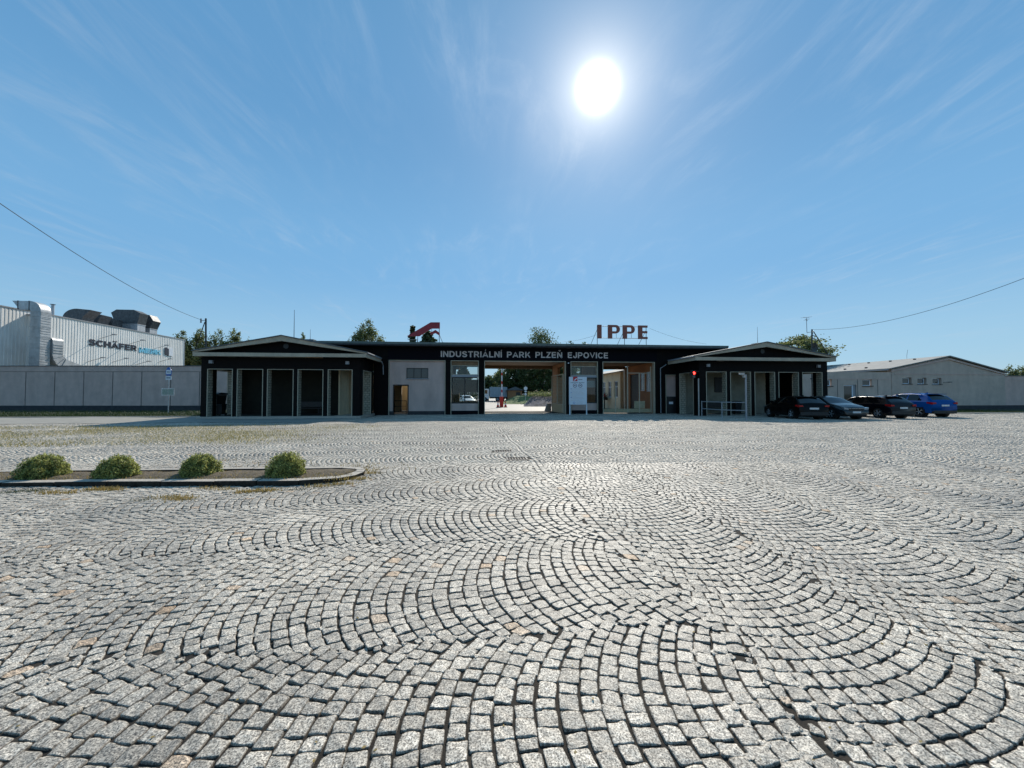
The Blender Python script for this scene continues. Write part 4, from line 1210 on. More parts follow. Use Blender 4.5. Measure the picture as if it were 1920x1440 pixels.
# ================================================================== ROOFTOP SIGNS
def roof_letters():
    Y = 31.0
    zr = ZR1
    a, c = atY(1121, 640, Y), atY(1216, 640, Y)
    e = empty('rooftop_letter_sign', ((a.x + c.x) / 2, Y, zr), 'faded red rooftop letters IPPE on a steel frame', 'rooftop sign')
    z0, z1 = fz(1168, 635, Y), fz(1168, 609.5, Y); H = z1 - z0
    def X(px): return fx(px, Y)
    P_ = lambda x, w: None
    st = .31; bar = .30
    def letter(name_poly_list, lab):
        b = MB()
        for poly in name_poly_list: b.prism(poly, 'y', Y, Y + .12)
        o = b.build('letter', M['redbrown'], e)
    # I
    x = X(1121); w = X(1129) - x
    letter([[(x, z0), (x + w, z0), (x + w, z1), (x, z1)]], 'I')
    def Pl(x, w, sw):
        # P: stem + bowl ring
        parts = [[(x, z0), (x + sw, z0), (x + sw, z1), (x, z1)]]
        bh = H * .62; t = H * .155; zc = z1 - bh / 2; r = bh / 2; xs = x + w - r
        n = 14; outer = [(xs + r * math.sin(math.pi * i / n), zc + r * math.cos(math.pi * i / n)) for i in range(n + 1)]
        inr = [(xs + (r - t * 1.5) * math.sin(math.pi * i / n) * 1.0, zc + (r - t) * math.cos(math.pi * i / n)) for i in range(n + 1)]
        for i in range(n): parts.append([inr[i], outer[i], outer[i + 1], inr[i + 1]])
        parts.append([(x + sw, z1 - t), (xs, z1 - t), (xs, z1), (x + sw, z1)])
        parts.append([(x + sw, z1 - bh), (xs, z1 - bh), (xs, z1 - bh + t), (x + sw, z1 - bh + t)])
        return parts
    x = X(1141); letter(Pl(x, X(1163.5) - x, w), 'P')
    x = X(1169); letter(Pl(x, X(1191.5) - x, w), 'P')
    x = X(1198); W = X(1215.5) - x; t = H * .155
    letter([[(x, z0), (x + w, z0), (x + w, z1), (x, z1)]] + [[(x + w, q), (x + W * k, q), (x + W * k, q + t), (x + w, q + t)] for q, k in ((z0, 1), (z0 + H * .43, .97), (z1 - t, 1))], 'E')
    b = MB(); xa, xb, xm = X(1121.5), X(1214), X(1173)
    for zz in (z1 - .1, z0 + .06): b.tube((xa, Y + .15, zz), (xb, Y + .15, zz), .02)
    b.tube((xa, Y + .15, zr + .17), (xb, Y + .15, zr + .17), .018)
    for xx in (xa, xm, xb):
        b.tube((xx, Y + .15, zr), (xx, Y + .15, z1 - .05 if xx != xm else z0 + .1), .025)
        b.tube((xx - .36, Y + 1.3, zr), (xx, Y + .17, z0 + .75), .018)
    for px_ in (1157.5, 1186): b.tube((X(px_), Y + .15, z0 + .05), (X(px_), Y + .15, z0 + .42), .015)
    b.build('sign_frame', M['darkmetal'], e)


roof_letters()


def emblem():
    Y = 30.6; zr = ZR1
    def p(x, y): v = atY(600 + x / 6.4, 580 + y / 6.4, Y); return (v.x, v.z)
    c = atY(795, 640, Y)
    e = empty('rooftop_emblem', (c.x, Y, zr), 'dark red angled arrow emblem on a steel frame on the gatehouse roof', 'emblem', None)
    b = MB(); b.prism([p(1042, 322), p(1192, 322), p(1340, 230), p(1438, 230), p(1438, 155), p(1328, 155)], 'y', Y, Y + .1); b.build('arrow_plate', M['logored'], e)
    b = MB(); b.prism([p(1326, 304), p(1385, 278), p(1436, 308), p(1436, 348), p(1432, 348), p(1436, 280), p(1385, 246), p(1326, 282)][:0] or [p(1326, 306), p(1385, 284), p(1385, 246), p(1326, 280)], 'y', Y, Y + .1)
    b.prism([p(1385, 246), p(1385, 284), p(1436, 316), p(1436, 282)], 'y', Y, Y + .1); b.build('roof_plate', M['logored'], e)
    b = MB()
    def q(x, y, dy=.06): v = p(x, y); return (v[0], Y + dy, v[1])
    b.path([q(1054, 322), q(1054, 364), q(1172, 364)], .018); b.tube(q(1172, 320), (q(1172, 380)[0], Y + .06, zr), .02)
    b.tube(q(1430, 232), (q(1430, 380)[0], Y + .06, zr), .03); b.tube(q(1340, 232), q(1340, 300), .018)
    b.tube((q(1430, 300)[0], Y + .06, q(1430, 300)[2]), (q(1430, 380)[0] + .3, Y + .9, zr), .02)
    b.tube((q(1172, 330)[0], Y + .06, q(1172, 330)[2]), (q(1172, 380)[0] - .2, Y + .9, zr), .02)
    b.build('sign_frame', M['greymetal'], e)


emblem()


def rod(px, py_top, py_bot, Y, label, base=True, r=.02, m='greymetal'):
    t, bt = atY(px, py_top, Y), atY(px, py_bot, Y)
    e = empty('roof_antenna', (t.x, Y, bt.z), label, 'antenna')
    b = MB(); b.tube((t.x, Y, bt.z), (t.x, Y, t.z), r, r * .5, n=6); b.build('rod', M[m], e)
    if base:
        b = MB(); b.box(t.x - .35, t.x + .35, Y - .3, Y + .3, bt.z - .25, bt.z); b.build('cap', M['rooftin'], e)
        b = MB(); b.tube((t.x, Y, bt.z), (t.x, Y, bt.z + .06), .14, .03, n=8); b.build('insulator', M['blackmetal'], e)
    return e


rod(552, 581, 637, 33.5, 'tall thin pink-grey aerial rod behind the left pavilion gable', False, .035)
rod(582, 617.5, 637, 31.5, 'short thin lightning rod beside the left pavilion ridge')
rod(1420, 613, 644, 29.5, 'short lightning rod on a small cap near the right pavilion ridge')

# masts on the pavilion roofs with overhead wires
def sag_wire(name, a, b, sag, r, label, n=28):
    m_ = MB(); pts = []
    for i in range(n + 1):
        t = i / n; p = a.lerp(b, t); p.z -= sag * 4 * t * (1 - t); pts.append(p)
    m_.path(pts, r, n=5)
    return tag(m_.build(name, M['blackmetal']), label, 'cable')


Ym = 29.0
tb, tt = atY(386, 652, Ym), atY(386, 597, Ym)
e = empty('wire_mast', (tb.x, Ym, tb.z - .1), 'black roof mast with a strut at the far left end of the left pavilion', 'mast')
b = MB(); b.tube((tb.x, Ym, tb.z - .15), (tt.x, Ym, tt.z), .055); b.build('pole', M['blackmetal'], e)
s0, s1 = atY(366, 655, Ym + .9), atY(384, 604, Ym); b = MB(); b.tube(s0, s1, .03); b.build('strut', M['blackmetal'], e)
b = MB(); b.tube((tt.x - .35, Ym, tt.z - .18), (tt.x, Ym, tt.z - .12), .02); b.tube((tt.x - .32, Ym, tt.z - .32), (tt.x - .32, Ym, tt.z - .02), .05, .05, n=8); b.build('insulator', M['greymetal'], e)
far = atD(-60, 340, 11.0)
sag_wire('overhead_wire', far, Vector((tt.x - .32, Ym, tt.z - .1)), .42, .012, 'black overhead wire running from upper left down to the left mast')

Yn = 29.5
tb, tt = atY(1522, 663, Yn), atY(1522.5, 617.5, Yn)
e = empty('wire_mast', (tb.x, Yn, tb.z - .1), 'black mast with strut, aerial and satellite dish on the right pavilion', 'mast')
b = MB(); b.tube((tb.x, Yn, tb.z - .4), tt, .055); b.build('pole', M['blackmetal'], e)
b = MB(); b.tube(atY(1525, 621, Yn), atY(1554, 667, Yn + .1), .035); b.build('strut', M['darkmetal'], e)
b = MB()
for py_ in (629, 634): b.tube(atY(1523, py_, Yn), atY(1528, py_ + 1, Yn), .04)
b.build('clamp', M['greymetal'], e)
b = MB(); dc = atY(1528, 651, Yn - .15); rr_ = .30; n = 20
vs = [(dc.x, Yn - .02, dc.z)] + [(dc.x + rr_ * math.cos(6.283 * i / n), Yn - .12, dc.z + rr_ * 1.25 * math.sin(6.283 * i / n)) for i in range(n)]
b.add(vs, [(0, 1 + (i + 1) % n, 1 + i) for i in range(n)]); b.add([(v[0], v[1] + .015, v[2]) for v in vs], [(0, 1 + i, 1 + (i + 1) % n) for i in range(n)])
b.build('satellite_dish', M['darkmetal'], e)
b = MB(); b.tube(dc, (tb.x, Yn, dc.z - .1), .025); b.build('dish_arm', M['darkmetal'], e)
b = MB(); b.path([atY(1521.5, 622.5, Yn), atY(1513, 623.5, Yn), atY(1512, 596, Yn)], .02); am = b.build('aerial_pole', M['greymetal'], e)
b = MB(); c0 = atY(1512, 596, Yn)
for dz, w_ in ((.02, .5), (-.18, .25)):
    for k in (-1, -.4, .3, 1): b.tube((c0.x + k * w_ * .6 - .25, Yn - .2 + .1 * k, c0.z + dz + .03 * k), (c0.x + k * w_ * .6 + .25, Yn + .2 + .1 * k, c0.z + dz), .009, n=5)
    b.tube((c0.x - w_, Yn, c0.z + dz - .03), (c0.x + w_, Yn, c0.z + dz + .08), .012, n=5)
b.build('aerial', M['greymetal'], am)
sag_wire('overhead_wire', Vector((tt.x + .1, Yn, tt.z - .02)), atD(2010, 486, 16.0), .75, .012, 'black overhead wire running from the right mast to the upper right')
sag_wire('roof_cable', atY(1055, 641, 33), atY(1119, 627.5, 31.2), .12, .008, 'thin cable rising left of the IPPE letters')
sag_wire('roof_cable', atY(1218, 615.5, 31.2), atY(1325, 645, 33.5), .2, .008, 'thin cable falling to the right of the IPPE letters')
# ================================================================== PERIMETER WALL, LEFT
def seam_wall():
    D = 39.0
    o = atD(960, 739, D)
    e = empty('perimeter_wall', (o.x, o.y, 0), 'long grey panelled wall with dark plinth left of the left pavilion', 'wall', rz=-YAW)
    k = D / F
    X0, X1 = (-260 - 960) * k, (430 - 960) * k
    seams = [47.5 + 54.4 * i for i in range(-6, 8)]
    zt, zf, zp = 4.5, 3.9, .44
    b = MB(); b.box(X0, X1, .03, .3, -.1, zt - .07); b.build('wall_core', M['wallseam'], e, local=True)
    xs = [X0] + [(s - 960) * k for s in seams if (s - 960) * k > X0 + .5] + [X1]
    for a, c in zip(xs[:-1], xs[1:]):
        b = MB(); b.box(a + .05, c - .05, 0, .03, zp, zf - .04); b.build('wall_panel', M['wallpanel'], e, local=True)
    b = MB(); b.box(X0, X1, -.02, .029, zf, zt - .07); b.build('frieze', M['wallpanel'], e, local=True)
    b = MB(); b.box(X0, X1, -.07, .36, zt - .07, zt); b.build('coping', M['rooftin'], e, local=True)
    b = MB(); b.box(X0, X1, -.03, .028, -.1, zp - .005); b.build('plinth', M['roofdark'], e, local=True)


M['wallpanel'] = mat('roughcast_render', (0.63, 0.45, 0.385), 0.95, noise=(1.6, .9, 1.08), bump=(60, .8, .012), streak=.1)
M['wallseam'] = mat('wall_joint', (0.20, 0.165, 0.15), 0.95)
seam_wall()

# ================================================================== FACTORY WITH DUCTS, FAR LEFT
FAC = empty('factory_hall', (-49, 46, 0), 'white corrugated factory hall with lettering beyond the left-hand wall', 'factory')
XB, HB = -48.3, 10.62
pn, pf = atX(95.5, 592, XB), atX(345.5, 637, XB)
yb0, yb1 = pn.y, pf.y
HB = (pn.z + pf.z) / 2


def ribbed(parent, x, y0, y1, z0, z1, m, pitch=.33, dep=.028, name='wall_cladding'):
    b = MB(); n = int((y1 - y0) / pitch); ys = []; xs = []
    for i in range(n):
        y = y0 + i * (y1 - y0) / n; p = (y1 - y0) / n
        ys += [y, y + p * .45, y + p * .55, y + p * .95]; xs += [x, x, x - dep, x - dep]
    ys.append(y1); xs.append(x)
    vs = [(a, c, z0) for a, c in zip(xs, ys)] + [(a, c, z1) for a, c in zip(xs, ys)]; k = len(xs)
    b.add(vs, [(i, i + 1, k + i + 1, k + i) for i in range(k - 1)])
    return b.build(name, m, parent)


ribbed(FAC, XB, yb0, yb1, 0, HB, M['sheet'])
b = MB(); b.box(XB - 22, XB - .06, yb0 + .05, yb1 - .05, 0, HB - .02); b.build('hall_body', M['sheet'], FAC)
b = MB(); b.box(XB - 22, XB + .06, yb0 - .06, yb1 + .06, HB - .02, HB + .1); b.box(XB - .05, XB + .05, yb1, yb1 + .1, 0, HB - .02); b.box(XB - .05, XB + .05, yb0 - .1, yb0, 0, HB - .02)
b.build('roof_trim', M['greymetal'], FAC)
XA = XB - 2.45
pa, pa0 = atX(58.5, 584.5, XA), atX(-60, 567, XA)
HA = pa.z
ribbed(FAC, XA, pa0.y, pa.y, 0, HA, M['sheet'])
b = MB(); b.box(XA - 22, XA - .06, pa0.y, pa.y + .9, 0, HA - .02); b.build('hall_body', M['sheet'], FAC)
b = MB(); b.box(XA - 22, XA + .06, pa0.y, pa.y + .95, HA - .02, HA + .1); b.build('roof_trim', M['greymetal'], FAC)
b = MB(); b.box(XA - .3, XA - .1, pa.y + .9, yb0, 0, HB - .35); b.build('link_wall', M['sheet'], FAC)


def on_wall(px, py): v = atX(px, py, XB); return v


# lettering on the +X face: reading direction is +Y
def wall_text(body, px0, px1, pyb0, capfrac, m, bold):
    a, c = on_wall(px0, pyb0), on_wall(px1, pyb0)
    return text_mesh('letter', body, m, FAC, (XB + .05, a.y, a.z), c.y - a.y, capfrac, (0, 1, 0), (0, 0, 1), depth=.06, bold=bold)


z_let0 = on_wall(166, 647.2).z
zcap = on_wall(166, 635.3).z - z_let0
wall_text('SCHÄFER', 166, 256, 647.2, zcap, M['navyletter'], .25)
bz = on_wall(261, 660.5)
a_, c_ = on_wall(261, 660), on_wall(301, 664)
text_mesh('letter', 'MENK', M['cyanletter'], FAC, (XB + .05, a_.y, z_let0 - .12), c_.y - a_.y, zcap * .92, (0, 1, 0), (0, 0, 1), depth=.06, bold=.25)
ya, yc = on_wall(308, 663).y, on_wall(311, 663).y
b = MB(); b.prism([(ya, z_let0 + .1), (ya + .75, z_let0 - .12), (ya + .75, z_let0 + .95), (ya + .3, z_let0 + 1.2), (ya, z_let0 + 1.1)], 'x', XB + .03, XB + .09); b.build('emblem_mark', M['navyletter'], FAC)
b = MB(); b.prism([(ya + .8, z_let0 - .05), (ya + 1.6, z_let0 - .1), (ya + 1.6, z_let0 + 1.2), (ya + .8, z_let0 + 1.1)], 'x', XB + .03, XB + .09); b.build('emblem_mark', M['signwhite'], FAC)
# floodlight arms above and below the lettering
for (px0, py0, px1, py1) in ((187, 635, 197, 631), (243, 645, 253, 640), (290, 654, 302, 647), (165, 678, 182, 661), (211, 679, 228, 666), (297, 679, 315, 674), (255, 684, 269, 671)):
    q = on_wall(px0, py0)
    b = MB(); t_ = (q.x + 1.5, q.y + .1, q.z + .55 if py0 < 660 else q.z + .5)
    b.tube((q.x - .02, q.y, q.z), t_, .035); b.box(t_[0] - .1, t_[0] + .35, t_[1] - .16, t_[1] + .16, t_[2] - .04, t_[2] + .09)
    b.build('floodlight', M['greymetal'], FAC)

# vertical ducts -------------------------------------------------
def ducts():
    pc = atX(76, 600, XB + 1.0); D = (pc - Vector((0, 0, 1.6))).dot(_f); w = 1.02
    x1, x0, y0 = pc.x, pc.x - w, pc.y
    y1 = y0 + 1.05
    e = empty('ventilation_duct', ((x0 + x1) / 2, (y0 + y1) / 2, 0), 'tall square zinc duct with a slanted hood bending over the factory roof', 'duct')
    zt = atD(76, 564.5, D).z; zb_ = 0
    r = .95
    # vertical shaft as stacked flanged sections
    zs = zt - r - w * .15; k = 0; z = zb_
    secs = []
    while z < zs - .01:
        z2 = min(z + 1.12, zs); secs.append((z, z2)); z = z2
    b = MB()
    for a, c in secs:
        b.box(x0, x1, y0, y1, a + .03, c - .03); b.box(x0 - .03, x1 + .03, y0 - .03, y1 + .03, c - .03, c + .03)
    # cross-breaks on the sunny side
    for a, c in secs:
        for q in range(4):
            zz = a + (c - a) * (q + .5) / 4; b.box(x1, x1 + .025, y0 + .02, y1 - .02, zz - .05, zz + .05)
    b.build('shaft', M['ductlight'], e)
    # elbow + hood, profile in XZ
    b = MB(); n = 10
    cx_, cz_ = x0 - .1, zs + .03
    Ro = x1 - cx_
    outer = [(cx_ + Ro * math.cos(math.pi / 2 * i / n), cz_ + (zt - cz_) * math.sin(math.pi / 2 * i / n)) for i in range(n + 1)]
    hx, hz = atD(21, 564, D - .3), atD(40, 581, D)
    hoodtip = (hx.x, zt); mouth = (hz.x, hz.z)
    poly = [(x0, cz_), (x1, cz_)] + outer[1:] + [hoodtip, mouth, (x0, hz.z)]
    b.prism(poly, 'y', y0, y1); b.build('elbow_hood', M['ductlight'], e)
    b = MB()
    for xx in (x0 - .15, x0 - 1.25): b.box(xx - .03, xx + .03, y0 - .03, y1 + .03, hz.z - .02 if xx > x0 - 1 else hz.z + .05, zt + .03)
    b.build('flange', M['ductdark'], e)
    # second, shorter duct with rounded top and an elbow at the foot
    D2 = 44.6
    a_, c_ = atD(94, 640, D2), atD(119.5, 640, D2)
    X1, X0 = XB + 1.15, XB + .05
    Y0 = atX(99, 640, X1).y; Y1 = atX(119.5, 640, X1).y
    e2 = empty('ventilation_duct', ((X0 + X1) / 2, (Y0 + Y1) / 2, 0), 'shorter corrugated zinc duct with rounded top and bent foot against the factory wall', 'duct')
    zt2, zm = atX(108, 631, X1).z, atX(108, 664, X1).z
    b = MB(); b.box(X0, X1, Y0, Y1, zm, zt2 - .5)
    n = 8; prof = [(X0, zt2 - .5)] + [(X0 + (X1 - X0) * math.sin(math.pi / 2 * i / n), zt2 - .5 + .5 * math.cos(math.pi / 2 * i / n)) for i in range(n + 1)]
    b.prism(prof, 'y', Y0, Y1)
    k = int((zt2 - .6 - zm) / .3)
    for i in range(k):
        z = zm + .1 + i * .3; b.box(X1, X1 + .05, Y0 + .02, Y1 - .02, z, z + .16)
    b.build('shaft', M['ductlight'], e2)
    # bent foot in the YZ plane, turning towards +Y
    b = MB(); n = 8; cy_, cz_ = Y1 + .55, zm; Rr = Y1 - Y0 + .55; ri = .55
    for i in range(n):
        t0, t1 = math.pi / 2 * i / n * .8, math.pi / 2 * (i + 1) / n * .8
        P = lambda r_, t: (cy_ - r_ * math.cos(t), cz_ - r_ * math.sin(t))
        b.prism([P(ri, t0), P(Rr, t0), P(Rr, t1), P(ri, t1)], 'x', X0, X1 + (.05 if i % 2 else 0))
    t = math.pi / 2 * .8; p0, p1 = P(ri, t), P(Rr, t); d = (math.sin(t), -math.cos(t))
    b.prism([p0, p1, (p1[0] + d[0] * 2.4, p1[1] + d[1] * 2.4), (p0[0] + d[0] * 2.4, p0[1] + d[1] * 2.4)], 'x', X0, X1)
    b.build('foot_bend', M['ductlight'], e2)
    # thin chimney pipe
    q0, q1 = atD(98.5, 592, 47), atD(98.5, 572, 47)
    e3 = empty('flue_pipe', (q0.x, q0.y, q0.z - .3), 'slim flue pipe with a flat cap behind the tall zinc duct', 'flue')
    b = MB(); b.tube((q0.x, q0.y, q0.z - .5), (q0.x, q0.y, q1.z), .15, n=12); b.build('pipe', M['ductlight'], e3)
    b = MB(); b.tube((q0.x, q0.y, q1.z + .06), (q0.x, q0.y, q1.z + .1), .25, n=12); b.tube((q0.x, q0.y, q1.z), (q0.x, q0.y, q1.z + .06), .03); b.build('rain_cap', M['ductdark'], e3)

    # rooftop goosenecks: profile in XZ facing the viewer, extruded along Y
    def goose(px0, px1, pyt, pyb, D, tipx, tipy, lab, wy=1.6):
        a = atD(px0, pyb, D); t = atD((px0 + px1) / 2, pyt, D); c = atD(px1, pyb, D); tip = atD(tipx, tipy, D)
        x0, x1, zt = a.x, c.x, t.z; zb_ = HB - .1
        e = empty('roof_cowl', ((x0 + x1) / 2, a.y, HB), lab, 'roof cowl', 'roof cowls along the factory hall')
        n = 10; Rw = (x1 - x0) * .52; hz_ = zt - max(a.z, zb_)
        arc = [(x0 + Rw * (1 - math.cos(math.pi / 2 * i / n)), max(a.z, zb_) + hz_ * math.sin(math.pi / 2 * i / n)) for i in range(n + 1)]
        poly = [(x0, zb_)] + arc + [(tip.x, tip.z), (x1 - (x1 - x0) * .25, max(a.z, zb_) + hz_ * .15), (x0 + (x1 - x0) * .62, zb_)]
        b = MB(); b.prism(poly[::-1], 'y', a.y, a.y + wy); b.build('gooseneck', M['ductdark'], e)
        b = MB(); b.box(x0 - .04, x0 + (x1 - x0) * .64, a.y - .04, a.y + wy + .04, zb_, HB + .25); b.build('upstand', M['ductdark'], e)
    goose(117, 163, 578, 596, 50.8, 165, 580, 'large rounded black roof cowl, nearest on the factory roof')
    goose(152, 190, 586, 605, 53.5, 187, 590, 'second rounded roof cowl, between the black cowl and the small one')
    goose(187, 216, 594.5, 611, 56, 209, 597, 'smallest rounded roof cowl, just left of the angular hoods')

    def hood(px0, px1, pyt, pyw, pyb, D, s0, s1, lab):
        L, Rt = atD(px0, pyw, D), atD(px1, pyw, D); top = atD(px0, pyt, D).z; bot = atD(px0, pyb, D).z
        b0, b1 = atD(s0, pyb, D).x, atD(s1, pyb, D).x
        e = empty('roof_hood', ((L.x + Rt.x) / 2, L.y, HB), lab, 'roof hood', 'angular roof hoods on the factory hall')
        w_ = Rt.x - L.x
        b = MB(); y0, y1 = L.y, L.y + 1.5
        b.prism([(b0, bot), (b1, bot), (Rt.x, L.z), (Rt.x - w_ * .22, top), (L.x + w_ * .18, top), (L.x, L.z)], 'y', y0, y1)
        b.build('hood', M['ductdark'], e)
        b = MB(); b.box(b0, b1, y0 + .05, y1 - .05, HB - .2, bot - .08); b.box(b0 - .05, b1 + .05, y0, y1, bot - .08, bot); b.build('shaft', M['ductlight'], e)
    hood(208, 258.5, 580, 586, 606.5, 58.3, 216, 254, 'largest angular zinc hood on the factory roof')
    hood(254, 285, 590, 601, 615, 61, 255, 279, 'smaller angular zinc hood at the right end of the factory roof')


ducts()

# ================================================================== LOW BUILDING + WALL, RIGHT
YB_ = 36.2
def rx(px): return atY(px, 739, YB_).x
def rz_(px, py): return atY(px, py, YB_).z
RB = empty('low_building', (rx(1778), YB_, 0), 'long low grey building with a shallow gable behind the parked cars', 'building')
X0_, XL, XP, XR_, XE = 24.0, rx(1672), rx(1779), rx(1884), rx(2260)
zw = rz_(1600, 697.5); zg = 3.15
zeL, zeR, zpk = rz_(1672, 691), rz_(1884, 697.5), rz_(1779, 668.5)
wins = [(rx(1617.5), rx(1635.8), rz_(1626, 723.7), rz_(1626, 711.3)), (rx(1546), rx(1560.5), rz_(1553, 724), rz_(1553, 711.3)),
        (rx(1691.7), rx(1709), rz_(1700, 720), rz_(1700, 707.8)), (rx(1720), rx(1737), rz_(1728, 720.6), rz_(1728, 708.3)), (rx(1748), rx(1765), rz_(1756, 721), rz_(1756, 708.7))]
dr_ = (rx(1582.5), rx(1606), -1, rz_(1590, 721.5))
b = MB(); b.wall(X0_, XL, .41, zw, YB_, YB_ + .4, [wins[0], wins[1], dr_]); b.build('front_wall', M['wallbeige'], RB)
b = MB(); b.wall(XL, XR_, .41, 3.72, YB_ - .05, YB_ + .4, wins[2:]); b.build('gable_wall', M['wallbeige'], RB)
b = MB(); b.prism([(XL, 3.72), (XR_, 3.72), (XR_, zeR - .1), (XP, zpk - .1), (XL, zeL - .1)], 'y', YB_ - .02, YB_ + .4); b.build('gable', M['wallbeige'], RB)
b = MB(); b.prism([(XL - .1, zeL - .34), (XP, zpk - .34), (XR_ + .1, zeR - .34), (XR_ + .1, zeR - .2), (XP, zpk - .2), (XL - .1, zeL - .2)], 'y', YB_ - .12, YB_ - .02)
b.box(XL + .3, XR_ - .3, YB_ - .09, YB_ - .05, 3.66, 3.76); b.build('cornice', M['wallpanel'], RB)
b = MB(); b.box(X0_, dr_[0], YB_ - .07, YB_ + .4, -.1, .405); b.box(dr_[1], XE, YB_ - .07, YB_ + .4, -.1, .405); b.build('plinth', M['roofdark'], RB)
b = MB(); b.box(X0_, XL - .02, YB_ - .03, YB_ - .001, rz_(1600, 711.2), rz_(1600, 710)); b.build('string_course', M['wallpanel'], RB)
b = MB()
for s in (1570.5, 1608.3, 1646): x = rx(s); b.box(x - .035, x + .035, YB_ - .012, YB_ - .002, .42, rz_(1600, 711.5))
b.build('panel_joint', M['wallseam'], RB)
b = MB(); th = .1; yB = 62
sl = (zpk - zeL) / (XP - XL)
b.prism([(XL - .45, zeL - .45 * sl), (XP, zpk), (XR_ + .35, zeR - .1), (XR_ + .35, zeR), (XP, zpk + th), (XL - .45, zeL - .45 * sl + th)], 'y', YB_ - .22, yB); b.build('roof', M['roofpale'], RB)
b = MB(); b.box(XL - .5, XL - .36, YB_ - .1, yB, zeL - .45 * sl - .1, zeL - .45 * sl + .01); b.build('gutter', M['greymetal'], RB)
b = MB(); b.wallx(YB_ + .4, yB, 0, zeL - .3, XL, XL + .2, []); b.build('side_wall', M['wallpanel'], RB)
for i in range(16):
    t = random.random(); yy = YB_ + 2 + i * 1.25; xx = XL + (XP - XL) * (.12 if i % 2 else .8); zz = zeL + (xx - XL) * sl + th
    b = MB(); b.box(xx - .14, xx + .14, yy, yy + .08, zz - .05, zz + .12); b.build('snow_guard', M['blackmetal'], RB)
p = atY(1709, 677, 44); b = MB(); b.box(p.x - .2, p.x + .2, 43.8, 44.2, p.z - .5, p.z + .12); b.build('roof_vent', M['blackmetal'], RB)
for w in wins:
    x0, x1, z0, z1 = w
    o = window_unit(x0 + .02, x1 - .12, z0 + .02, z1 - .02, YB_ + .12, RB, n=1, fr=.07, m='signwhite', name='window')
    b = MB(); b.box(x0 - .05, x1 + .08, YB_ - .1, YB_ + .14, z0 - .05, z0 + .018); b.build('sill', M['darkmetal'], o)
x0, x1, _, z1 = dr_
b = MB(); b.box(x0 + .02, x0 + .1, YB_ + .1, YB_ + .16, 0, z1 - .02); b.box(x1 - .42, x1 - .3, YB_ + .1, YB_ + .16, 0, z1 - .02); b.box(x0 + .1, x1 - .42, YB_ + .1, YB_ + .16, z1 - .12, z1 - .02); b.box(x0 + .1, x1 - .42, YB_ + .1, YB_ + .16, 0, .5)
o = b.build('door', M['signwhite'], RB); g = MB(); g.box(x0 + .1, x1 - .42, YB_ + .12, YB_ + .13, .5, z1 - .12); g.build('pane', M['glass'], o)
b = MB(); b.box(x1 - .3, x1 - .01, YB_ + .1, YB_ + .3, 0, z1); b.build('door_reveal', M['greymetal'], RB)
zr_ = rz_(1905, 704.3)
W2 = empty('perimeter_wall', (rx(1990), YB_, 0), 'lower grey wall running to the right from the gabled building', 'wall')
b = MB(); b.box(XR_ + .02, XE, YB_ + .01, YB_ + .35, .41, zr_ - .06); b.build('wall_core', M['wallpanel'], W2)
b = MB(); b.box(XR_ + .02, XE, YB_ - .05, YB_ + .4, zr_ - .06, zr_); b.build('coping', M['rooftin'], W2)
b = MB(); b.box(XR_ + .5, XE, YB_ - .02, YB_ + .01, zr_ - .5, zr_ - .44); b.build('string_course', M['wallpanel'], W2)
# bracket lamp on the gable wall
p = atY(1768, 717, YB_); b = MB(); b.path([(p.x - .1, YB_, p.z), (p.x + .25, YB_ - .35, p.z + .02)], .02); b.box(p.x + .15, p.x + .4, YB_ - .5, YB_ - .3, p.z - .02, p.z + .05); b.build('bracket_lamp', M['darkmetal'], RB)
p0, p1 = atY(1700.5, 676, 46), atY(1702, 656, 46)
e = empty('roof_antenna', (p0.x, 46, p0.z), 'very thin bent aerial on the roof of the low right-hand building', 'antenna')
b = MB(); b.path([p0, (p0.x, 46, (p0.z + p1.z) / 2), p1], .018, n=5); b.build('rod', M['greymetal'], e)

# ================================================================== YARD BEYOND THE GATE
# buff office building running along the yard road
XO = 14.8; oy0, oy1 = 38.5, 57.0
OB = empty('office_building', (XO + 4, 47, 0), 'buff single-storey building with white windows seen through the right-hand bay', 'building')
ho = 4.2
wl_ = []
for i in range(9):
    y = 39.2 + i * 1.95; wl_.append((y, y + 1.05, 1.25, 3.0))
b = MB(); b.wallx(oy0, oy1, 0, ho - .3, XO, XO + .35, wl_); b.wall(XO + .36, XO + 9, 0, ho - .3, oy0, oy0 + .3, [])
b.build('wall', M['beige'], OB)
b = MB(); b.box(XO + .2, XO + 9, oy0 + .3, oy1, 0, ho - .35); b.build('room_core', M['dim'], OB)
b = MB(); b.prism([(XO - .55, ho - .3), (XO + 5, ho + .9), (XO + 10, ho - .3)], 'y', oy0 - .4, oy1 + .4); b.build('roof', M['roofpale'], OB)
for (y0, y1, z0, z1) in wl_:
    f = MB(); t = .07
    for (a, c, d, e_) in ((y0, y1, z0, z0 + t), (y0, y1, z1 - t, z1), (y0, y0 + t, z0 + t, z1 - t), (y1 - t, y1, z0 + t, z1 - t), ((y0 + y1) / 2 - .035, (y0 + y1) / 2 + .035, z0 + t, z1 - t), (y0 + t, y1 - t, 2.35, 2.42)):
        f.box(XO + .08, XO + .15, a, c, d, e_)
    o = f.build('window', M['signwhite'], OB)
    g = MB(); g.box(XO + .11, XO + .12, y0 + .03, y1 - .03, z0 + .03, z1 - .03); g.build('pane', M['glass'], o)
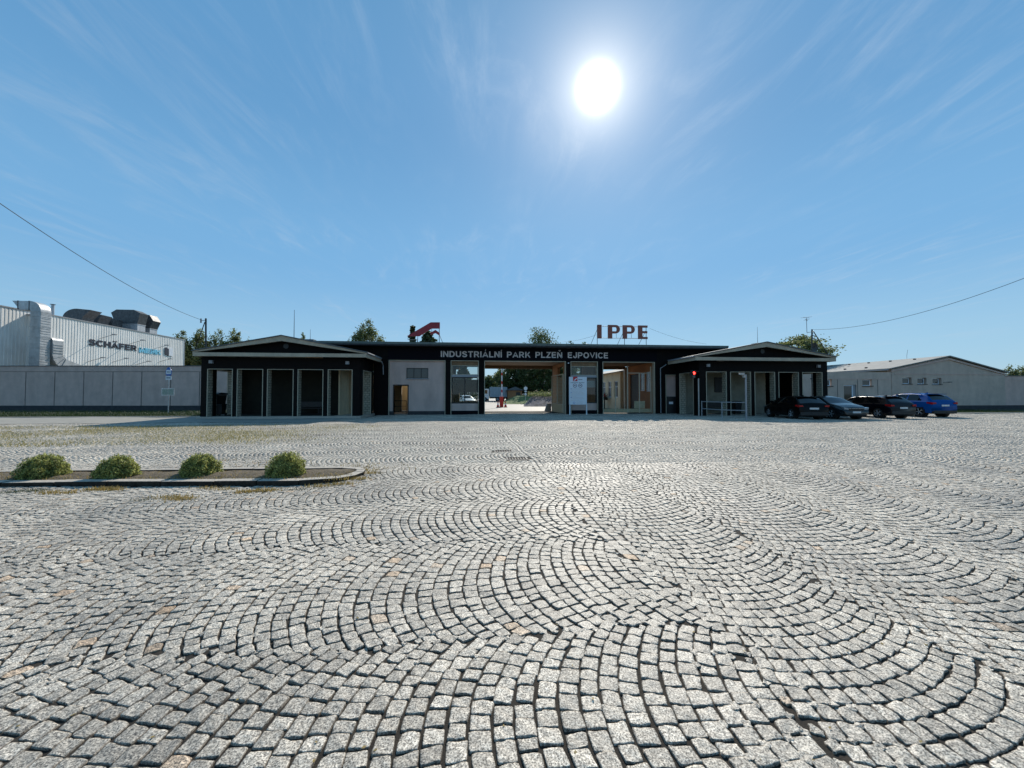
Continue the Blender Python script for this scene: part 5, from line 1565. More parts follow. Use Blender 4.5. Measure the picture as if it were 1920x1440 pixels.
# flower boxes on a ledge
for i, y in enumerate((42.0, 45.5)):
    e = empty('flower_box', (XO - .55, y, .95), ('nearer' if i == 0 else 'farther') + ' trough of red flowers in front of the buff building', 'flower box', 'flower troughs by the buff building')
    b = MB(); b.box(-.2, .2, -.7, .7, 0, .3); b.box(-.15, -.05, -.5, -.4, -.95, 0); b.box(-.15, -.05, .4, .5, -.95, 0); b.build('trough', M['dim'], e, local=True)
    C = np.stack([rng.normal(0, .12, 260), rng.uniform(-.7, .7, 260), .32 + np.abs(rng.normal(0, .16, 260))], 1)
    leaf_cloud('flowers', C[:150], np.tile([0, 0, 1.], (150, 1)), .07, M['flower'], e); leaf_cloud('foliage', C[150:], np.tile([0, 0, 1.], (110, 1)), .08, M['oak_leaf'], e)
# low beige wall behind the porter's room door
b = MB(); b.box(-12, -2.0, 38.2, 38.5, 0, 3.4)
tag(b.build('courtyard_wall', M['beige']), 'beige courtyard wall seen through the open porter door', 'wall')
# handrail by the door
dxa = (dx0 + dx1) / 2
e = empty('handrail', (dxa - .2, YF + 2.2, 0), 'thin steel handrail seen through the open door', 'handrail')
b = MB(); b.path([(-.7, 0, 1.05), (.25, 0, 1.05), (.25, 0, 0)], .02); b.tube((-.7, 0, .6), (.25, 0, .6), .015); b.build('rail', M['darkmetal'], e, local=True)


# gate leaf folded inwards on the right of the gateway
def gate_leaf():
    A = atY(1059, 739, YF + .45); D = atD(1035, 739, 34.4)
    A = Vector((A.x - .12, YF + .42, 0)); Bp = Vector((D.x, D.y, 0)); d = (Bp - A); L = d.length
    e = empty('gate_leaf', A, 'tan slatted steel gate leaf folded inwards on the right of the gateway', 'gate', rz=math.atan2(d.y, d.x))
    h = 3.25
    b = MB(); t = .05
    b.box(0, .08, -t, t, .05, h); b.box(L - .08, L, -t, t, .05, h); b.box(L * .5 - .04, L * .5 + .04, -t, t, .8, h - .08); b.box(.08, L - .08, -t, t, h - .08, h); b.box(.08, L - .08, -t, t, .74, .8)
    b.build('frame', M['gaterail'], e, local=True)
    b = MB(); b.box(.08, L - .08, -.02, .02, .05, .74); b.build('kick_panel', M['gatetan'], e, local=True)
    b = MB()
    for i in range(19):
        z = .86 + i * (h - 1.0) / 19
        b.box(.08, L * .5 - .04, -.025, .0, z, z + .055); b.box(L * .5 + .04, L - .08, -.025, .0, z, z + .055)
    b.build('slats', M['gatetan'], e, local=True)


gate_leaf()
# closed gate across bay D
x0, x1 = bays['D'][0] + .06, bays['D'][1] - .06; yg = YF + .5
e = empty('bay_gate', ((x0 + x1) / 2, yg, 0), 'pale steel two-leaf gate with solid foot panel in the right-hand bay', 'gate')
xm_ = fx(1176, yg); z_t = fz(1176, 700, yg)
b = MB(); t = .04
for (a, top) in ((x0, 3.9), (fx(1153, yg), 2.3), (xm_, 3.9), (fx(1198, yg), z_t), (x1 - .08, 3.9)): b.box(a, a + .07, yg - t, yg + t, .05, top)
b.box(xm_ + .07, x1 - .08, yg - t + .003, yg + t - .003, z_t, z_t + .05)
b.build('frame', M['gaterail'], e)
b = MB(); b.box(x0 + .07, xm_, yg - .02, yg + .02, .08, fz(1150, 766.5, yg)); b.build('foot_panel', M['gatetan'], e)
b = MB(); b.box(xm_ + .07, x1 - .08, yg - .02, yg + .02, .08, fz(1150, 766.5, yg)); b.build('foot_panel', M['gatetan'], e)
b = MB(); b.box(fx(1189, yg), fx(1209, yg), yg - .03, yg + .02, fz(1200, 766, yg) + .02, fz(1200, 752, yg)); b.build('lock_panel', M['gatetan'], e)

# barrier with raised red and white boom
pb = gnd(941, 763.5)
e = empty('road_barrier', pb, 'raised red and white barrier boom with a red base inside the gateway', 'barrier')
b = MB(); top = atD(938, 684, (pb - Vector((0, 0, 1.6))).dot(_f)).z; n = 9; z = 1.1
for i in range(n):
    b.cur = i % 2 if i not in (0,) else 0
    b.box(-.07, .07, -.05, .05, 1.1 + (top + .6 - 1.1) * (i - (0 if i % 2 == 0 else -.35)) / n, 1.1 + (top + .6 - 1.1) * (i + (1.35 if i % 2 == 0 else 1)) / n)
b.build('boom', [M['signwhite'], M['conered']], e, local=True)
b = MB(); b.box(-.26, .18, -.22, .22, 0, 1.25); b.box(-.3, .22, -.26, .26, 1.25, 1.3); b.build('housing', M['conered'], e, local=True, bevel=.02)
for dx, lab in ((-.5, 'traffic cone on the left of the red barrier housing'), (.42, 'red and white traffic cone on the right of the red barrier housing')):
    c = empty('traffic_cone', (pb.x + dx, pb.y - .3, 0), lab, 'traffic cone', 'cones at the barrier')
    m_ = MB(); m_.tube((0, 0, .04), (0, 0, .3), .17, .115, n=14); m_.tube((0, 0, .3), (0, 0, .48), .115, .07, n=14); m_.tube((0, 0, .48), (0, 0, .75), .07, .025, n=14)
    m_.mi = [1 if 16 <= i < 32 else 0 for i in range(len(m_.f))]; m_.build('cone', [M['conered'], M['signwhite']], c, local=True)
    m_ = MB(); m_.box(-.22, .22, -.22, .22, 0, .04); m_.build('base', M['plastic'], c, local=True)

# box truck far in the yard
def truck():
    D = 84.0; k = D / F
    o = atD(934, 752.7, D)
    e = empty('box_truck', (o.x, o.y, 0), 'grey tarpaulin truck standing far beyond the gateway', 'truck', rz=-YAW)
    x0, x1 = (918 - 934) * k, (951 - 934) * k
    b = MB(); b.box(x0, x1, 0, 2.4, .95, 3.15); b.build('cargo_box', M['tarp'], e, local=True, bevel=.04)
    b = MB()
    for i in range(7): x = x0 + (x1 - x0) * (i + .5) / 7; b.box(x - .02, x + .02, -.015, 0, 1.0, 3.1)
    b.build('tarp_strap', M['greymetal'], e, local=True)
    b = MB(); b.prism([(x0 - 2.0, .55), (x0 - .15, .55), (x0 - .15, 2.75), (x0 - 1.35, 2.75), (x0 - 1.75, 1.7), (x0 - 2.0, 1.55)], 'y', .1, 2.3); c = b.build('cab', M['white_paint'], e, local=True, bevel=.05)
    b = MB(); b.prism([(x0 - 1.62, 1.7), (x0 - .5, 1.7), (x0 - .5, 2.5), (x0 - 1.3, 2.5)], 'y', .08, .098); b.build('cab_window', M['carglass'], c, local=True)
    b = MB(); b.box(x0, x1, .2, 2.2, .7, .95); b.build('chassis', M['plastic'], e, local=True)
    for x in (x0 - 1.05, x1 - 1.1, x1 - 2.1):
        for y in (.02, 2.0):
            b = MB(); b.tube((x, y, .48), (x, y + .3, .48), .48, n=20); w = b.build('wheel', M['rubber'], e, local=True)
            b = MB(); b.tube((x, y - .01, .48), (x, y + .05, .48), .24, n=14); b.build('rim', M['greymetal'], w, local=True)


truck()


# grass bank, stone bank, road signs, hut
def bank(name, pts, D0, D1, h, m, label=None, cat=None, kind=None, blob=.25):
    b = MB(); nx, ny = 24, 8; V = []
    for j in range(ny + 1):
        D = D0 + (D1 - D0) * j / ny
        for i in range(nx + 1):
            px = pts[0] + (pts[1] - pts[0]) * i / nx; p = gnd(px, 739 + 1154 / D)
            z = h * math.sin(math.pi * min(1, j / ny * 1.4) / 2) * min(1, i / 5, (nx - i) / 2 + .4) + (random.uniform(-blob, blob) if 0 < j else 0)
            V.append((p.x, p.y, max(z, -.05)))
    b.add(V, [(j * (nx + 1) + i, j * (nx + 1) + i + 1, (j + 1) * (nx + 1) + i + 1, (j + 1) * (nx + 1) + i) for j in range(ny) for i in range(nx)])
    o = b.build(name, m); return tag(o, label, cat, kind=kind)


bank('stone_bank', (982, 1060), 50, 58, 1.3, M['ruststone'], kind='structure', blob=.07)
C = []
for _ in range(2600):
    q_ = gnd(random.uniform(990, 1056), 739 + 1154 / random.uniform(53, 57)); C.append((q_.x, q_.y, 1.3 + abs(random.gauss(0, .28))))
tag(leaf_cloud('bank_plants', np.array(C), np.tile([0, 0, 1.], (len(C), 1)), .10, M['birch_leaf'], None), kind='stuff')
bank('grass_bank', (940, 1080), 62, 80, 1.3, M['grassbank'], kind='structure', blob=.08)
ps = gnd(985.5, 757)
e = empty('road_sign', ps, 'sign post beyond the gateway with a round disc over a plate and diamond', 'road sign')
b = MB(); b.tube((0, 0, -.1), (0, 0, 3.0), .035); b.build('post', M['galv'], e, local=True)
b = MB(); b.tube((0, -.05, 2.55), (0, -.03, 2.55), .3, n=24); b.build('round_plate', M['signwhite'], e, local=True)
b = MB(); b.box(-.2, .2, -.05, -.03, 1.95, 2.15); b.build('small_plate', M['signwhite'], e, local=True)
b = MB(); b.prism([(0, 1.35), (.25, 1.6), (0, 1.85), (-.25, 1.6)], 'y', -.05, -.03); b.build('diamond_plate', M['signwhite'], e, local=True)
ph = gnd(965, 753)
e = empty('brick_hut', ph, 'small brown hut under the trees beyond the gateway', 'hut')
b = MB(); b.box(-1.4, 1.6, 0, 3, 0, 2.5); b.build('wall', M['orange'], e, local=True)
b = MB(); b.prism([(-1.9, 2.4), (.1, 3.2), (2.1, 2.4)], 'y', -.3, 3.4); b.build('roof', M['rooftin'], e, local=True)
b = MB(); b.box(.3, 1.2, -.03, -.001, 0, 2.0); b.build('door', M['darkmetal'], e, local=True)
# potted plant and stone by the gate's right post
pp = gnd(1028, 771); e = empty('concrete_block', (pp.x, pp.y, 0), 'pale concrete block beside the right gate post', 'block')
b = MB(); b.prism([(-.35, 0), (.25, 0), (.25, .75), (-.1, .75)], 'y', -.2, .2); b.build('block', M['kerb'], e, local=True, bevel=.02)


# ================================================================== TREES
def tree(px, top, wpx, D, kind, label, group='trees beyond the buildings', crown0=.22, n=3200):
    base = atD(px, 739, D); k = D / F
    H = atD(px, top, D).z; w = wpx * k / 2
    e = empty({'spruce': 'spruce_tree', 'birch': 'birch_tree'}.get(kind, 'leafy_tree'), (base.x, base.y, -.1), label, 'tree', group)
    b = MB(); z0 = H * crown0
    if kind == 'spruce':
        b.tube((0, 0, 0), (0, 0, H * .97), .16, .03, n=7); C = []; Nn = []
        lv = 24
        for i in range(lv):
            t = i / lv; z = z0 + (H - z0) * t; r = w * (1 - t) ** .8 + .1; nb = max(4, int(9 * (1 - t) + 4))
            for j in range(nb):
                a = 6.283 * j / nb + i * .7 + random.uniform(-.2, .2); rr_ = r * random.uniform(.7, 1.15)
                b.tube((0, 0, z + .1), (math.cos(a) * rr_ * .8, math.sin(a) * rr_ * .8, z - .08 * rr_), .03, .01, n=4)
                m_ = int(1.8 * n / lv / nb)
                s = rng.uniform(.1, 1, m_) ** .8
                C.append(np.stack([np.cos(a) * rr_ * s + rng.normal(0, .1, m_), np.sin(a) * rr_ * s + rng.normal(0, .1, m_), z - .12 * rr_ * s + .15 * s * s * rr_ + rng.normal(0, .08, m_)], 1))
        C = np.concatenate(C); size = .24; m = M['spruce_leaf']; nr = np.tile([0, 0, 1.], (len(C), 1)); flat = .05
    else:
        b.tube((0, 0, 0), (0, 0, H * .55), .22, .12, n=8)
        nc = {'birch': 85, 'pine': 40}.get(kind, 85); hc = H - z0; cen = []
        for i in range(nc):
            while True:
                v = Vector((random.uniform(-1, 1), random.uniform(-1, 1), random.uniform(-1, 1)))
                if .25 < v.length < 1: break
            v = v * (.78 / max(.5, v.length)) if random.random() < .6 else v * .8
            narrow = 1.0 if v.z < 0 else (1 - .35 * v.z)
            cen.append(Vector((v.x * w * narrow, v.y * w * narrow, z0 + hc * (.5 + .46 * v.z))))
        cen += [Vector((random.uniform(-.15, .15) * w, 0, H - .5)), Vector((random.uniform(.1, .3) * w, 0, H - .9)), Vector((-random.uniform(.1, .35) * w, 0, H - 1.3))]
        C = []; n = int(n * 1.7)
        for c in cen:
            st = Vector((0, 0, min(H * .55, max(z0 * .8, c.z - 2.0)))); b.tube(st, c, .05, .015, n=4)
            m_ = int(n / len(cen)); r_ = random.uniform(.5, 1.15) * (w * .17 + .32)
            sq = (1.5, 1.5, .35) if kind == 'pine' else ((.8, .8, 1.15) if kind == 'birch' else (1, 1, .8))
            g = rng.normal(0, .48, (m_, 3)) * np.array(sq) * r_
            if kind == 'birch': g[:, 2] -= np.abs(g[:, 0]) * .5
            C.append(np.array(c)[None] + g)
        C = np.concatenate(C); C[:, 2] = np.minimum(C[:, 2], H + .1)
        size = .17 * (D / 70) ** .5; m = M['birch_leaf'] if kind in ('birch', 'pine') else M['oak_leaf']
        nr = np.tile([0, 0, 1.], (len(C), 1)); flat = .2
    b.build('trunk', M['bark'], e, local=True)
    leaf_cloud('crown', C, nr, size, m, e, flat=flat)
    return e


tree(337, 617, 46, 74, 'birch', 'loose birch half hidden by the right end of the factory')
tree(371, 616, 66, 76, 'birch', 'loose birch right behind the left roof mast')
tree(408, 616, 58, 78, 'birch', 'twin-topped birch right of the left roof mast')
tree(439, 616, 48, 80, 'birch', 'last tall birch before the left pavilion gable slope')
tree(425, 634, 110, 82, 'birch', 'low birch filling behind the twin-topped one')
tree(462, 631, 26, 80, 'birch', 'small birch top peeking over the left pavilion roof slope', n=1200)
tree(345, 640, 90, 84, 'birch', 'low birch filling between the factory and the left pavilion', n=3000)
tree(567, 623, 30, 84, 'birch', 'small round treetop beside the thin rod above the left pavilion', n=1800)
tree(686, 597.5, 86, 70, 'birch', 'tall airy birch rising alone behind the gatehouse roof left of the emblem', n=5000)
tree(773, 607, 24, 66, 'spruce', 'narrow spruce tip left of the red roof emblem', n=2600)
tree(802, 618, 110, 64, 'spruce', 'wide dark spruce directly behind the red roof emblem', n=5000)
tree(1012, 614.5, 112, 84, 'oak', 'broad leafy tree behind the roof above the gateway', n=5500)
tree(1070, 637, 30, 96, 'oak', 'low treetop just above the roof left of the rooftop letters', n=1400)
tree(1098, 639, 26, 96, 'oak', 'low treetop right beside the rooftop letters', n=1200)
tree(1494, 626, 120, 58, 'pine', 'spreading flat-limbed tree behind the right pavilion ridge and mast', n=6500, crown0=.5)
tree(1893, 683, 32, 110, 'birch', 'pale distant tree beyond the lower right-hand wall, left one', n=1500)
tree(1915, 685, 34, 112, 'birch', 'pale distant tree at the right edge beyond the wall', n=1500)
tree(1940, 690, 24, 112, 'birch', 'distant tree just past the right edge', n=900)
for i, (px, top, w_, D, kd, lb) in enumerate([
        (915, 701, 26, 92, 'oak', 'pale green tree at the far left of the gateway view'),
        (938, 690, 26, 96, 'birch', 'light birch behind the barrier boom'),
        (950, 676, 44, 88, 'oak', 'dark tree right of the barrier boom'),
        (975, 660, 46, 90, 'spruce', 'dark spruce above the brown hut'),
        (996, 664, 46, 86, 'oak', 'dense dark tree over the road sign'),
        (1018, 664, 46, 84, 'oak', 'dense tree next to the right gate post'),
        (1040, 668, 50, 88, 'oak', 'tree behind the folded gate leaf'),
        (1078, 672, 56, 86, 'oak', 'tree seen through the booth transom'),
        (1112, 680, 50, 80, 'birch', 'light tree seen above the buff building roof'),
        (868, 680, 44, 84, 'spruce', 'spruce seen through the left booth transom')]):
    tree(px, top, w_ * 1.35, D, kd, lb, 'trees beyond the gateway', crown0=.06, n=4200)


# ================================================================== VEHICLES
def smooth_prof(pts, ys, k=3):
    a = np.interp(ys, [p[0] for p in pts], [p[1] for p in pts])
    ker = np.ones(k) / k; ap = np.pad(a, k // 2, mode='edge'); return np.convolve(ap, ker, 'valid')


CARS = {
    'estate': dict(L=4.75, W=1.84, top=[(0, .62), (.03, .92), (.12, 1.04), (.55, 1.38), (.8, 1.43), (1.7, 1.48), (2.6, 1.46), (3.05, 1.37), (3.75, 1.0), (4.3, .90), (4.6, .77), (4.72, .6), (4.75, .45)],
                   belt=[(0, .9), (1, .95), (3.6, .90), (4.75, .62)], cowl=3.75, roof0=.72, roofF=2.95, rear0=.14, bp=(1.85, 2.75, 3.55)),
    'hatch': dict(L=4.45, W=1.82, top=[(0, .62), (.03, .90), (.10, 1.0), (.62, 1.36), (.95, 1.43), (1.6, 1.47), (2.3, 1.45), (2.8, 1.36), (3.5, .99), (4.0, .88), (4.3, .74), (4.42, .6), (4.45, .45)],
                  belt=[(0, .92), (1, .95), (3.4, .88), (4.45, .6)], cowl=3.5, roof0=.85, roofF=2.7, rear0=.12, bp=(1.7, 2.55, 3.3)),
    'sedan': dict(L=4.8, W=1.84, top=[(0, .62), (.04, .95), (.12, 1.03), (.65, 1.09), (1.4, 1.38), (1.9, 1.45), (2.5, 1.47), (3.0, 1.38), (3.75, 1.0), (4.3, .90), (4.65, .76), (4.77, .6), (4.8, .45)],
                  belt=[(0, .92), (1, .95), (3.6, .90), (4.8, .62)], cowl=3.75, roof0=1.5, roofF=2.95, rear0=.7, bp=(1.9, 2.75, 3.55)),
    'suv': dict(L=4.5, W=1.87, top=[(0, .72), (.03, 1.05), (.10, 1.14), (.48, 1.52), (.75, 1.60), (1.5, 1.66), (2.3, 1.65), (2.8, 1.56), (3.5, 1.14), (4.05, 1.05), (4.36, .9), (4.47, .7), (4.5, .5)],
                belt=[(0, 1.06), (1, 1.08), (3.4, 1.03), (4.5, .75)], cowl=3.5, roof0=.68, roofF=2.7, rear0=.12, bp=(1.75, 2.6, 3.35)),
}


def build_car(kind, loc, rz, paint, label, rear_detail=True, facing_us=False):
    c = CARS[kind]; L, W = c['L'], c['W']; suv = kind == 'suv'
    e = empty('parked_car', loc, label, 'car', 'cars parked by the right pavilion' if paint != 'white_paint' else None, rz=rz)
    zg = .24 if suv else .18; wr = .36 if suv else .325
    ny = 110
    ys = np.linspace(0, L, ny); tp = smooth_prof(c['top'], ys, 3); bl = np.minimum(smooth_prof(c['belt'], ys, 7), tp - .015)
    plan = W / 2 * (1 - .16 * np.clip((ys - (L - .7)) / .7, 0, 1) ** 2.2 - .10 * np.clip((.45 - ys) / .45, 0, 1) ** 2.2)
    ring = []
    for y, t, bz, w in zip(ys, tp, bl, plan):
        gh = t - bz; xs_ = w * .955
        xr = xs_ - gh * .42 - .02
        low = max(zg, zg + .12 * (1 if (y < .12 or y > L - .15) else 0))
        P = [(0, low), (w * .80, low), (w * .96, low + .06), (w * .995, low + .2), (w, .55), (w * .992, .68), (w * .975, bz - .03 if bz - .03 > .7 else .7 * .5 + (bz - .01) * .5)]
        P.append((xs_, bz))
        for q in (.12, .34, .56, .78, .92): P.append((xs_ + (xr - xs_) * q, bz + (gh - .045 * min(1, gh / .2)) * q))
        P.append((xr, t - .045 * min(1, gh / .2)))
        for q in (.12, .3, .55, .8): P.append((xr * (1 - q), t - .045 * min(1, gh / .2) * (1 - q) ** 2 + .012 * q))
        P.append((0, t + .012))
        P = [(px_, min(pz, t + .012)) for px_, pz in P]
        ring.append([(px_, y, pz) for px_, pz in P] + [(-px_, y, pz) for px_, pz in P[-2:0:-1]])
    K = len(ring[0]); Rg = np.array(ring)
    V = Rg.reshape(-1, 3)
    nh = 19
    body, glass, dark = [], [], []
    wy = (.86, L - .88)
    for i in range(ny - 1):
        for j in range(K):
            j2 = (j + 1) % K
            f = (i * K + j, i * K + j2, (i + 1) * K + j2, (i + 1) * K + j)
            cc = V[list(f)].mean(0); x, y, z = abs(cc[0]), cc[1], cc[2]
            t = np.interp(y, ys, tp); bz = np.interp(y, ys, bl)
            jj = j if j < nh else K - 1 - j      # mirrored index of the strip
            if any(math.hypot(y - w_, z - wr) < wr + .055 for w_ in wy) and x > W * .30 and jj <= 5: continue
            isg = False
            gh = t - bz
            frac = (z - bz) / max(gh, .01)
            cowl, rF, r0, rr0 = c['cowl'], c['roofF'], c['roof0'], c['rear0']
            if 8 <= jj <= 11 and gh > .1:
                yf = cowl - .22 - (cowl - .1 - rF) * frac; yb = rr0 + .5 + (r0 + .15 - rr0 - .15) * frac if kind != 'sedan' else rr0 + .35 + (r0 - rr0) * frac
                if yb < y < yf and not any(abs(y - q) < .045 for q in c['bp'][:2]): isg = True
            if jj >= 14 and gh > .02:
                if rF + .12 < y < cowl - .04 or rr0 + .06 < y < r0 - .06: isg = True
            if isg: glass.append(f)
            elif jj <= 1: dark.append(f)
            else: body.append(f)
    caps = [tuple(range(K))[::-1], tuple((ny - 1) * K + q for q in range(K))]

    def part(name, faces, m, parent, sm=True):
        used = sorted({q for f in faces for q in f}); mp = {q: i for i, q in enumerate(used)}
        b = MB(); b.add([V[q] for q in used], [tuple(mp[q] for q in f)[::-1] for f in faces])
        return b.build(name, m, parent, local=True, smooth=sm)
    bd = part('body', body + caps, M[paint], e)
    part('windows', glass, M['carglass'], e)
    part('underbody', dark, M['plastic'], e)
    for sx in (-1, 1):
        for w_ in wy:
            b = MB(); xo = sx * (W / 2 - .02); xi = sx * (W / 2 - .24)
            n = 26; prof = [(xi, wr - .03), (xi, wr), (xo - sx * .02, wr), (xo, wr - .03), (xo, wr - .10), (xo - sx * .03, wr - .11)]
            vs = [(p[0], w_ + p[1] * math.cos(6.2832 * q / n), wr + p[1] * math.sin(6.2832 * q / n)) for q in range(n) for p in prof]
            kk = len(prof); b.add(vs, [(q * kk + a, q * kk + a + 1, ((q + 1) % n) * kk + a + 1, ((q + 1) % n) * kk + a) for q in range(n) for a in range(kk - 1)])
            wh = b.build('wheel', M['rubber'], e, local=True, smooth=True)
            b = MB(); ro = wr - .10
            for q in range(5):
                a = 6.2832 * q / 5
                for da in (-.14, .14):
                    p0 = (xo - sx * .02, w_ + .04 * math.cos(a), wr + .04 * math.sin(a)); p1 = (xo - sx * .015, w_ + ro * math.cos(a + da), wr + ro * math.sin(a + da)); b.tube(p0, p1, .022, .014, n=5)
            b.tube((xo - sx * .06, w_, wr), (xo - sx * .01, w_, wr), .055, n=12)
            for q in range(n):
                a0_, a1_ = 6.2832 * q / n, 6.2832 * (q + 1) / n; b.tube((xo - sx * .02, w_ + ro * math.cos(a0_), wr + ro * math.sin(a0_)), (xo - sx * .02, w_ + ro * math.cos(a1_), wr + ro * math.sin(a1_)), .014, n=5, caps=False)
            b.build('rim', M['alloy'], wh, local=True, smooth=True)
            b = MB(); b.tube((sx * (W / 2 - .30), w_, wr), (sx * (W / 2 - .05), w_, wr), wr + .05, n=24, caps=False); b.tube((sx * (W / 2 - .31), w_, wr), (sx * (W / 2 - .26), w_, wr), wr + .05, n=24)
            b.build('wheel_well', M['plastic'], e, local=True)
    zl = .98 if suv else .86
    for sx in (-1, 1):
        pw = W / 2
        b = MB(); b.prism([(sx * pw * .66, zl - .05), (sx * pw * .935, zl - .07), (sx * pw * .935, zl + .05), (sx * pw * .70, zl + .04)], 'y', -.012, .10); b.add([(sx * pw * .937, .02, zl - .1), (sx * pw * .99, .34, zl - .02), (sx * pw * .985, .34, zl + .07), (sx * pw * .937, .02, zl + .06)], [(0, 1, 2, 3)])
        b.build('tail_light', M['taillight'], e, local=True)
        zh = .66 if not suv else .84
        b = MB(); yy = L - .13; b.prism([(sx * pw * .52, zh - .05), (sx * pw * .83, zh - .03), (sx * pw * .86, zh + .10), (sx * pw * .58, zh + .06)], 'y', yy - .12, yy + .11); b.build('headlight', M['headlight'], e, local=True)
        b = MB(); ym = c['cowl'] - .55; zm = (1.0 if not suv else 1.15); b.box(sx * (pw - .04), sx * (pw + .19), ym - .05, ym + .09, zm, zm + .15); b.build('wing_mirror', M[paint], e, local=True, bevel=.03)
    b = MB(); b.box(-.26, .26, -.03, -.012, zl - .22, zl - .11); b.build('number_plate', M['plate'], e, local=True)
    b = MB(); b.box(-.26, .26, L - .01, L + .012, .40, .51); b.build('number_plate', M['plate'], e, local=True)
    b = MB(); b.box(-W * .43, W * .43, -.015, .12, .26, .48); b.build('rear_bumper', M['plastic'], e, local=True, bevel=.02)
    b = MB(); b.box(-W * .30, W * .30, L - .06, L + .004, .27, .39); b.box(-W * .26, W * .26, L - .07, L - .005, .54, .68); b.build('grille', M['plastic'], e, local=True, bevel=.01)
    b = MB(); b.box(-W * .26, W * .26, L - .02, L + .002, .685, .705); b.build('chrome_strip', M['chrome'], e, local=True)
    if kind != 'sedan':
        zt = float(np.interp(c['roof0'] + .05, ys, tp)); b = MB(); b.box(-W * .33, W * .33, c['roof0'] - .28, c['roof0'] + .05, zt - .01, zt + .02); b.build('roof_spoiler', M[paint], e, local=True, bevel=.008)
    if kind in ('estate', 'suv'):
        for sx in (-1, 1):
            b = MB(); z_ = [float(np.interp(q, ys, tp)) for q in (.9, 1.8, 2.7)]
            b.path([(sx * W * .34, .9, z_[0] - .02), (sx * W * .345, 1.0, z_[0] + .03), (sx * W * .345, 1.8, z_[1] + .03), (sx * W * .34, 2.6, z_[2] + .03), (sx * W * .34, 2.7, z_[2] - .02)], .014, n=6); b.build('roof_rail', M['darkmetal' if kind == 'suv' else 'chrome'], e, local=True)
    b = MB(); zt = float(np.interp(1.2, ys, tp)); b.prism([(1.05, zt), (1.25, zt + .01), (1.08, zt + .09)], 'x', -.02, .02); b.build('roof_fin', M[paint], e, local=True)
    # door seams and handles
    b = MB()
    for sx in (-1, 1):
        for yy in c['bp']:
            b.box(sx * (W / 2 - .012), sx * (W / 2 + .0015), yy - .006, yy + .006, .36, .86)
    b.build('door_seam', M['plastic'], e, local=True)
    for sx in (-1, 1):
        for yy in c['bp'][:2]: b = MB(); b.box(sx * (W / 2 - .03), sx * (W / 2 + .012), yy + .08, yy + .24, .78, .81); b.build('door_handle', M['chrome'] if kind == 'estate' else M[paint], e, local=True)
    return e


def car_at(px, py, kind, rz, paint, label):
    p = gnd(px, py); return build_car(kind, (p.x, p.y, .008), rz, paint, label)


car_at(1527, 787.5, 'hatch', R(-13), 'black_paint', 'black hatchback parked tail out right in front of the right pavilion')
fr = gnd(1607, 787)
cr_ = R(180 - 4); Lc = CARS['sedan']['L']
build_car('sedan', (fr.x + Lc * math.sin(cr_), fr.y - Lc * math.cos(cr_), .008), cr_, 'petrol_paint', 'dark petrol saloon parked nose out between the black hatchback and the estate car')
car_at(1695, 785.3, 'estate', R(-3), 'navy_paint', 'dark navy estate car with chrome window line, left of the blue off-road car')
car_at(1773, 783, 'suv', R(-4), 'blue_paint', 'bright blue off-road car at the right end of the parked row')
pw = atD(862, 739, 53); e = build_car('hatch', (pw.x, pw.y + 4.4, 0), R(180 + 20), 'white_paint', 'white car seen through the left booth window')

# ================================================================== SIGNS AND STREET FURNITURE
def bus_sign():
    p = gnd(315.5, 775.5); D = (p - Vector((0, 0, 1.6))).dot(_f); k = D / F
    e = empty('bus_stop_sign', (p.x, p.y, 0), 'bus stop pole with blue and white flag plate and a timetable case', 'bus stop sign', rz=-YAW)
    Z = lambda py: 1.6 + (739 - py) * k
    b = MB(); b.tube((0, 0, -.05), (0, 0, Z(690)), .035, n=10); b.build('pole', M['galv'], e, local=True)
    w = 6 * k
    b = MB(); n = 8; z0, z1 = Z(704.5), Z(688.5)
    pts = [(w * .55 * math.cos(math.pi * i / n), z1 - .12 + .12 * math.sin(math.pi * i / n)) for i in range(n + 1)]
    b.prism([(w * .9, z0 + .12), (w * .9, z1 - .25)] + pts[0:] + [(-w * .9, z1 - .25), (-w * .9, z0 + .12), (-w * .6, z0), (w * .6, z0)], 'y', -.06, -.04); fl = b.build('flag_plate', M['signblue'], e, local=True)
    b = MB(); b.box(-w * .75, w * .75, -.068, -.0605, z0 + .14, z1 - .22); b.build('white_field', M['signwhite'], fl, local=True)
    b = MB(); b.box(-w * .5, w * .5, -.074, -.0685, z0 + .28, z0 + .34); b.build('stop_name', M['signtext'], fl, local=True)
    b = MB(); b.box(-w * .9, w * .9, -.06, -.04, Z(712), Z(705.3)); n_ = b.build('line_plate', M['signwhite'], e, local=True)
    b = MB(); b.box(-w * .65, w * .65, -.068, -.0605, Z(709.4), Z(707.6)); b.build('line_number', M['signtext'], n_, local=True)
    b = MB(); b.box(-.52, .52, -.09, -.04, Z(741.5), Z(728)); t = b.build('timetable_case', M['galv'], e, local=True)
    b = MB(); b.box(-.46, -.02, -.098, -.0905, Z(740), Z(729.5)); b.box(.03, .46, -.098, -.0905, Z(740), Z(729.5)); b.build('timetable', M['sheetgreen'], t, local=True)


M['sheetgreen'] = mat('timetable_sheet', (0.32, 0.36, 0.30), 0.6, noise=(9, .8, 1.2))
bus_sign()


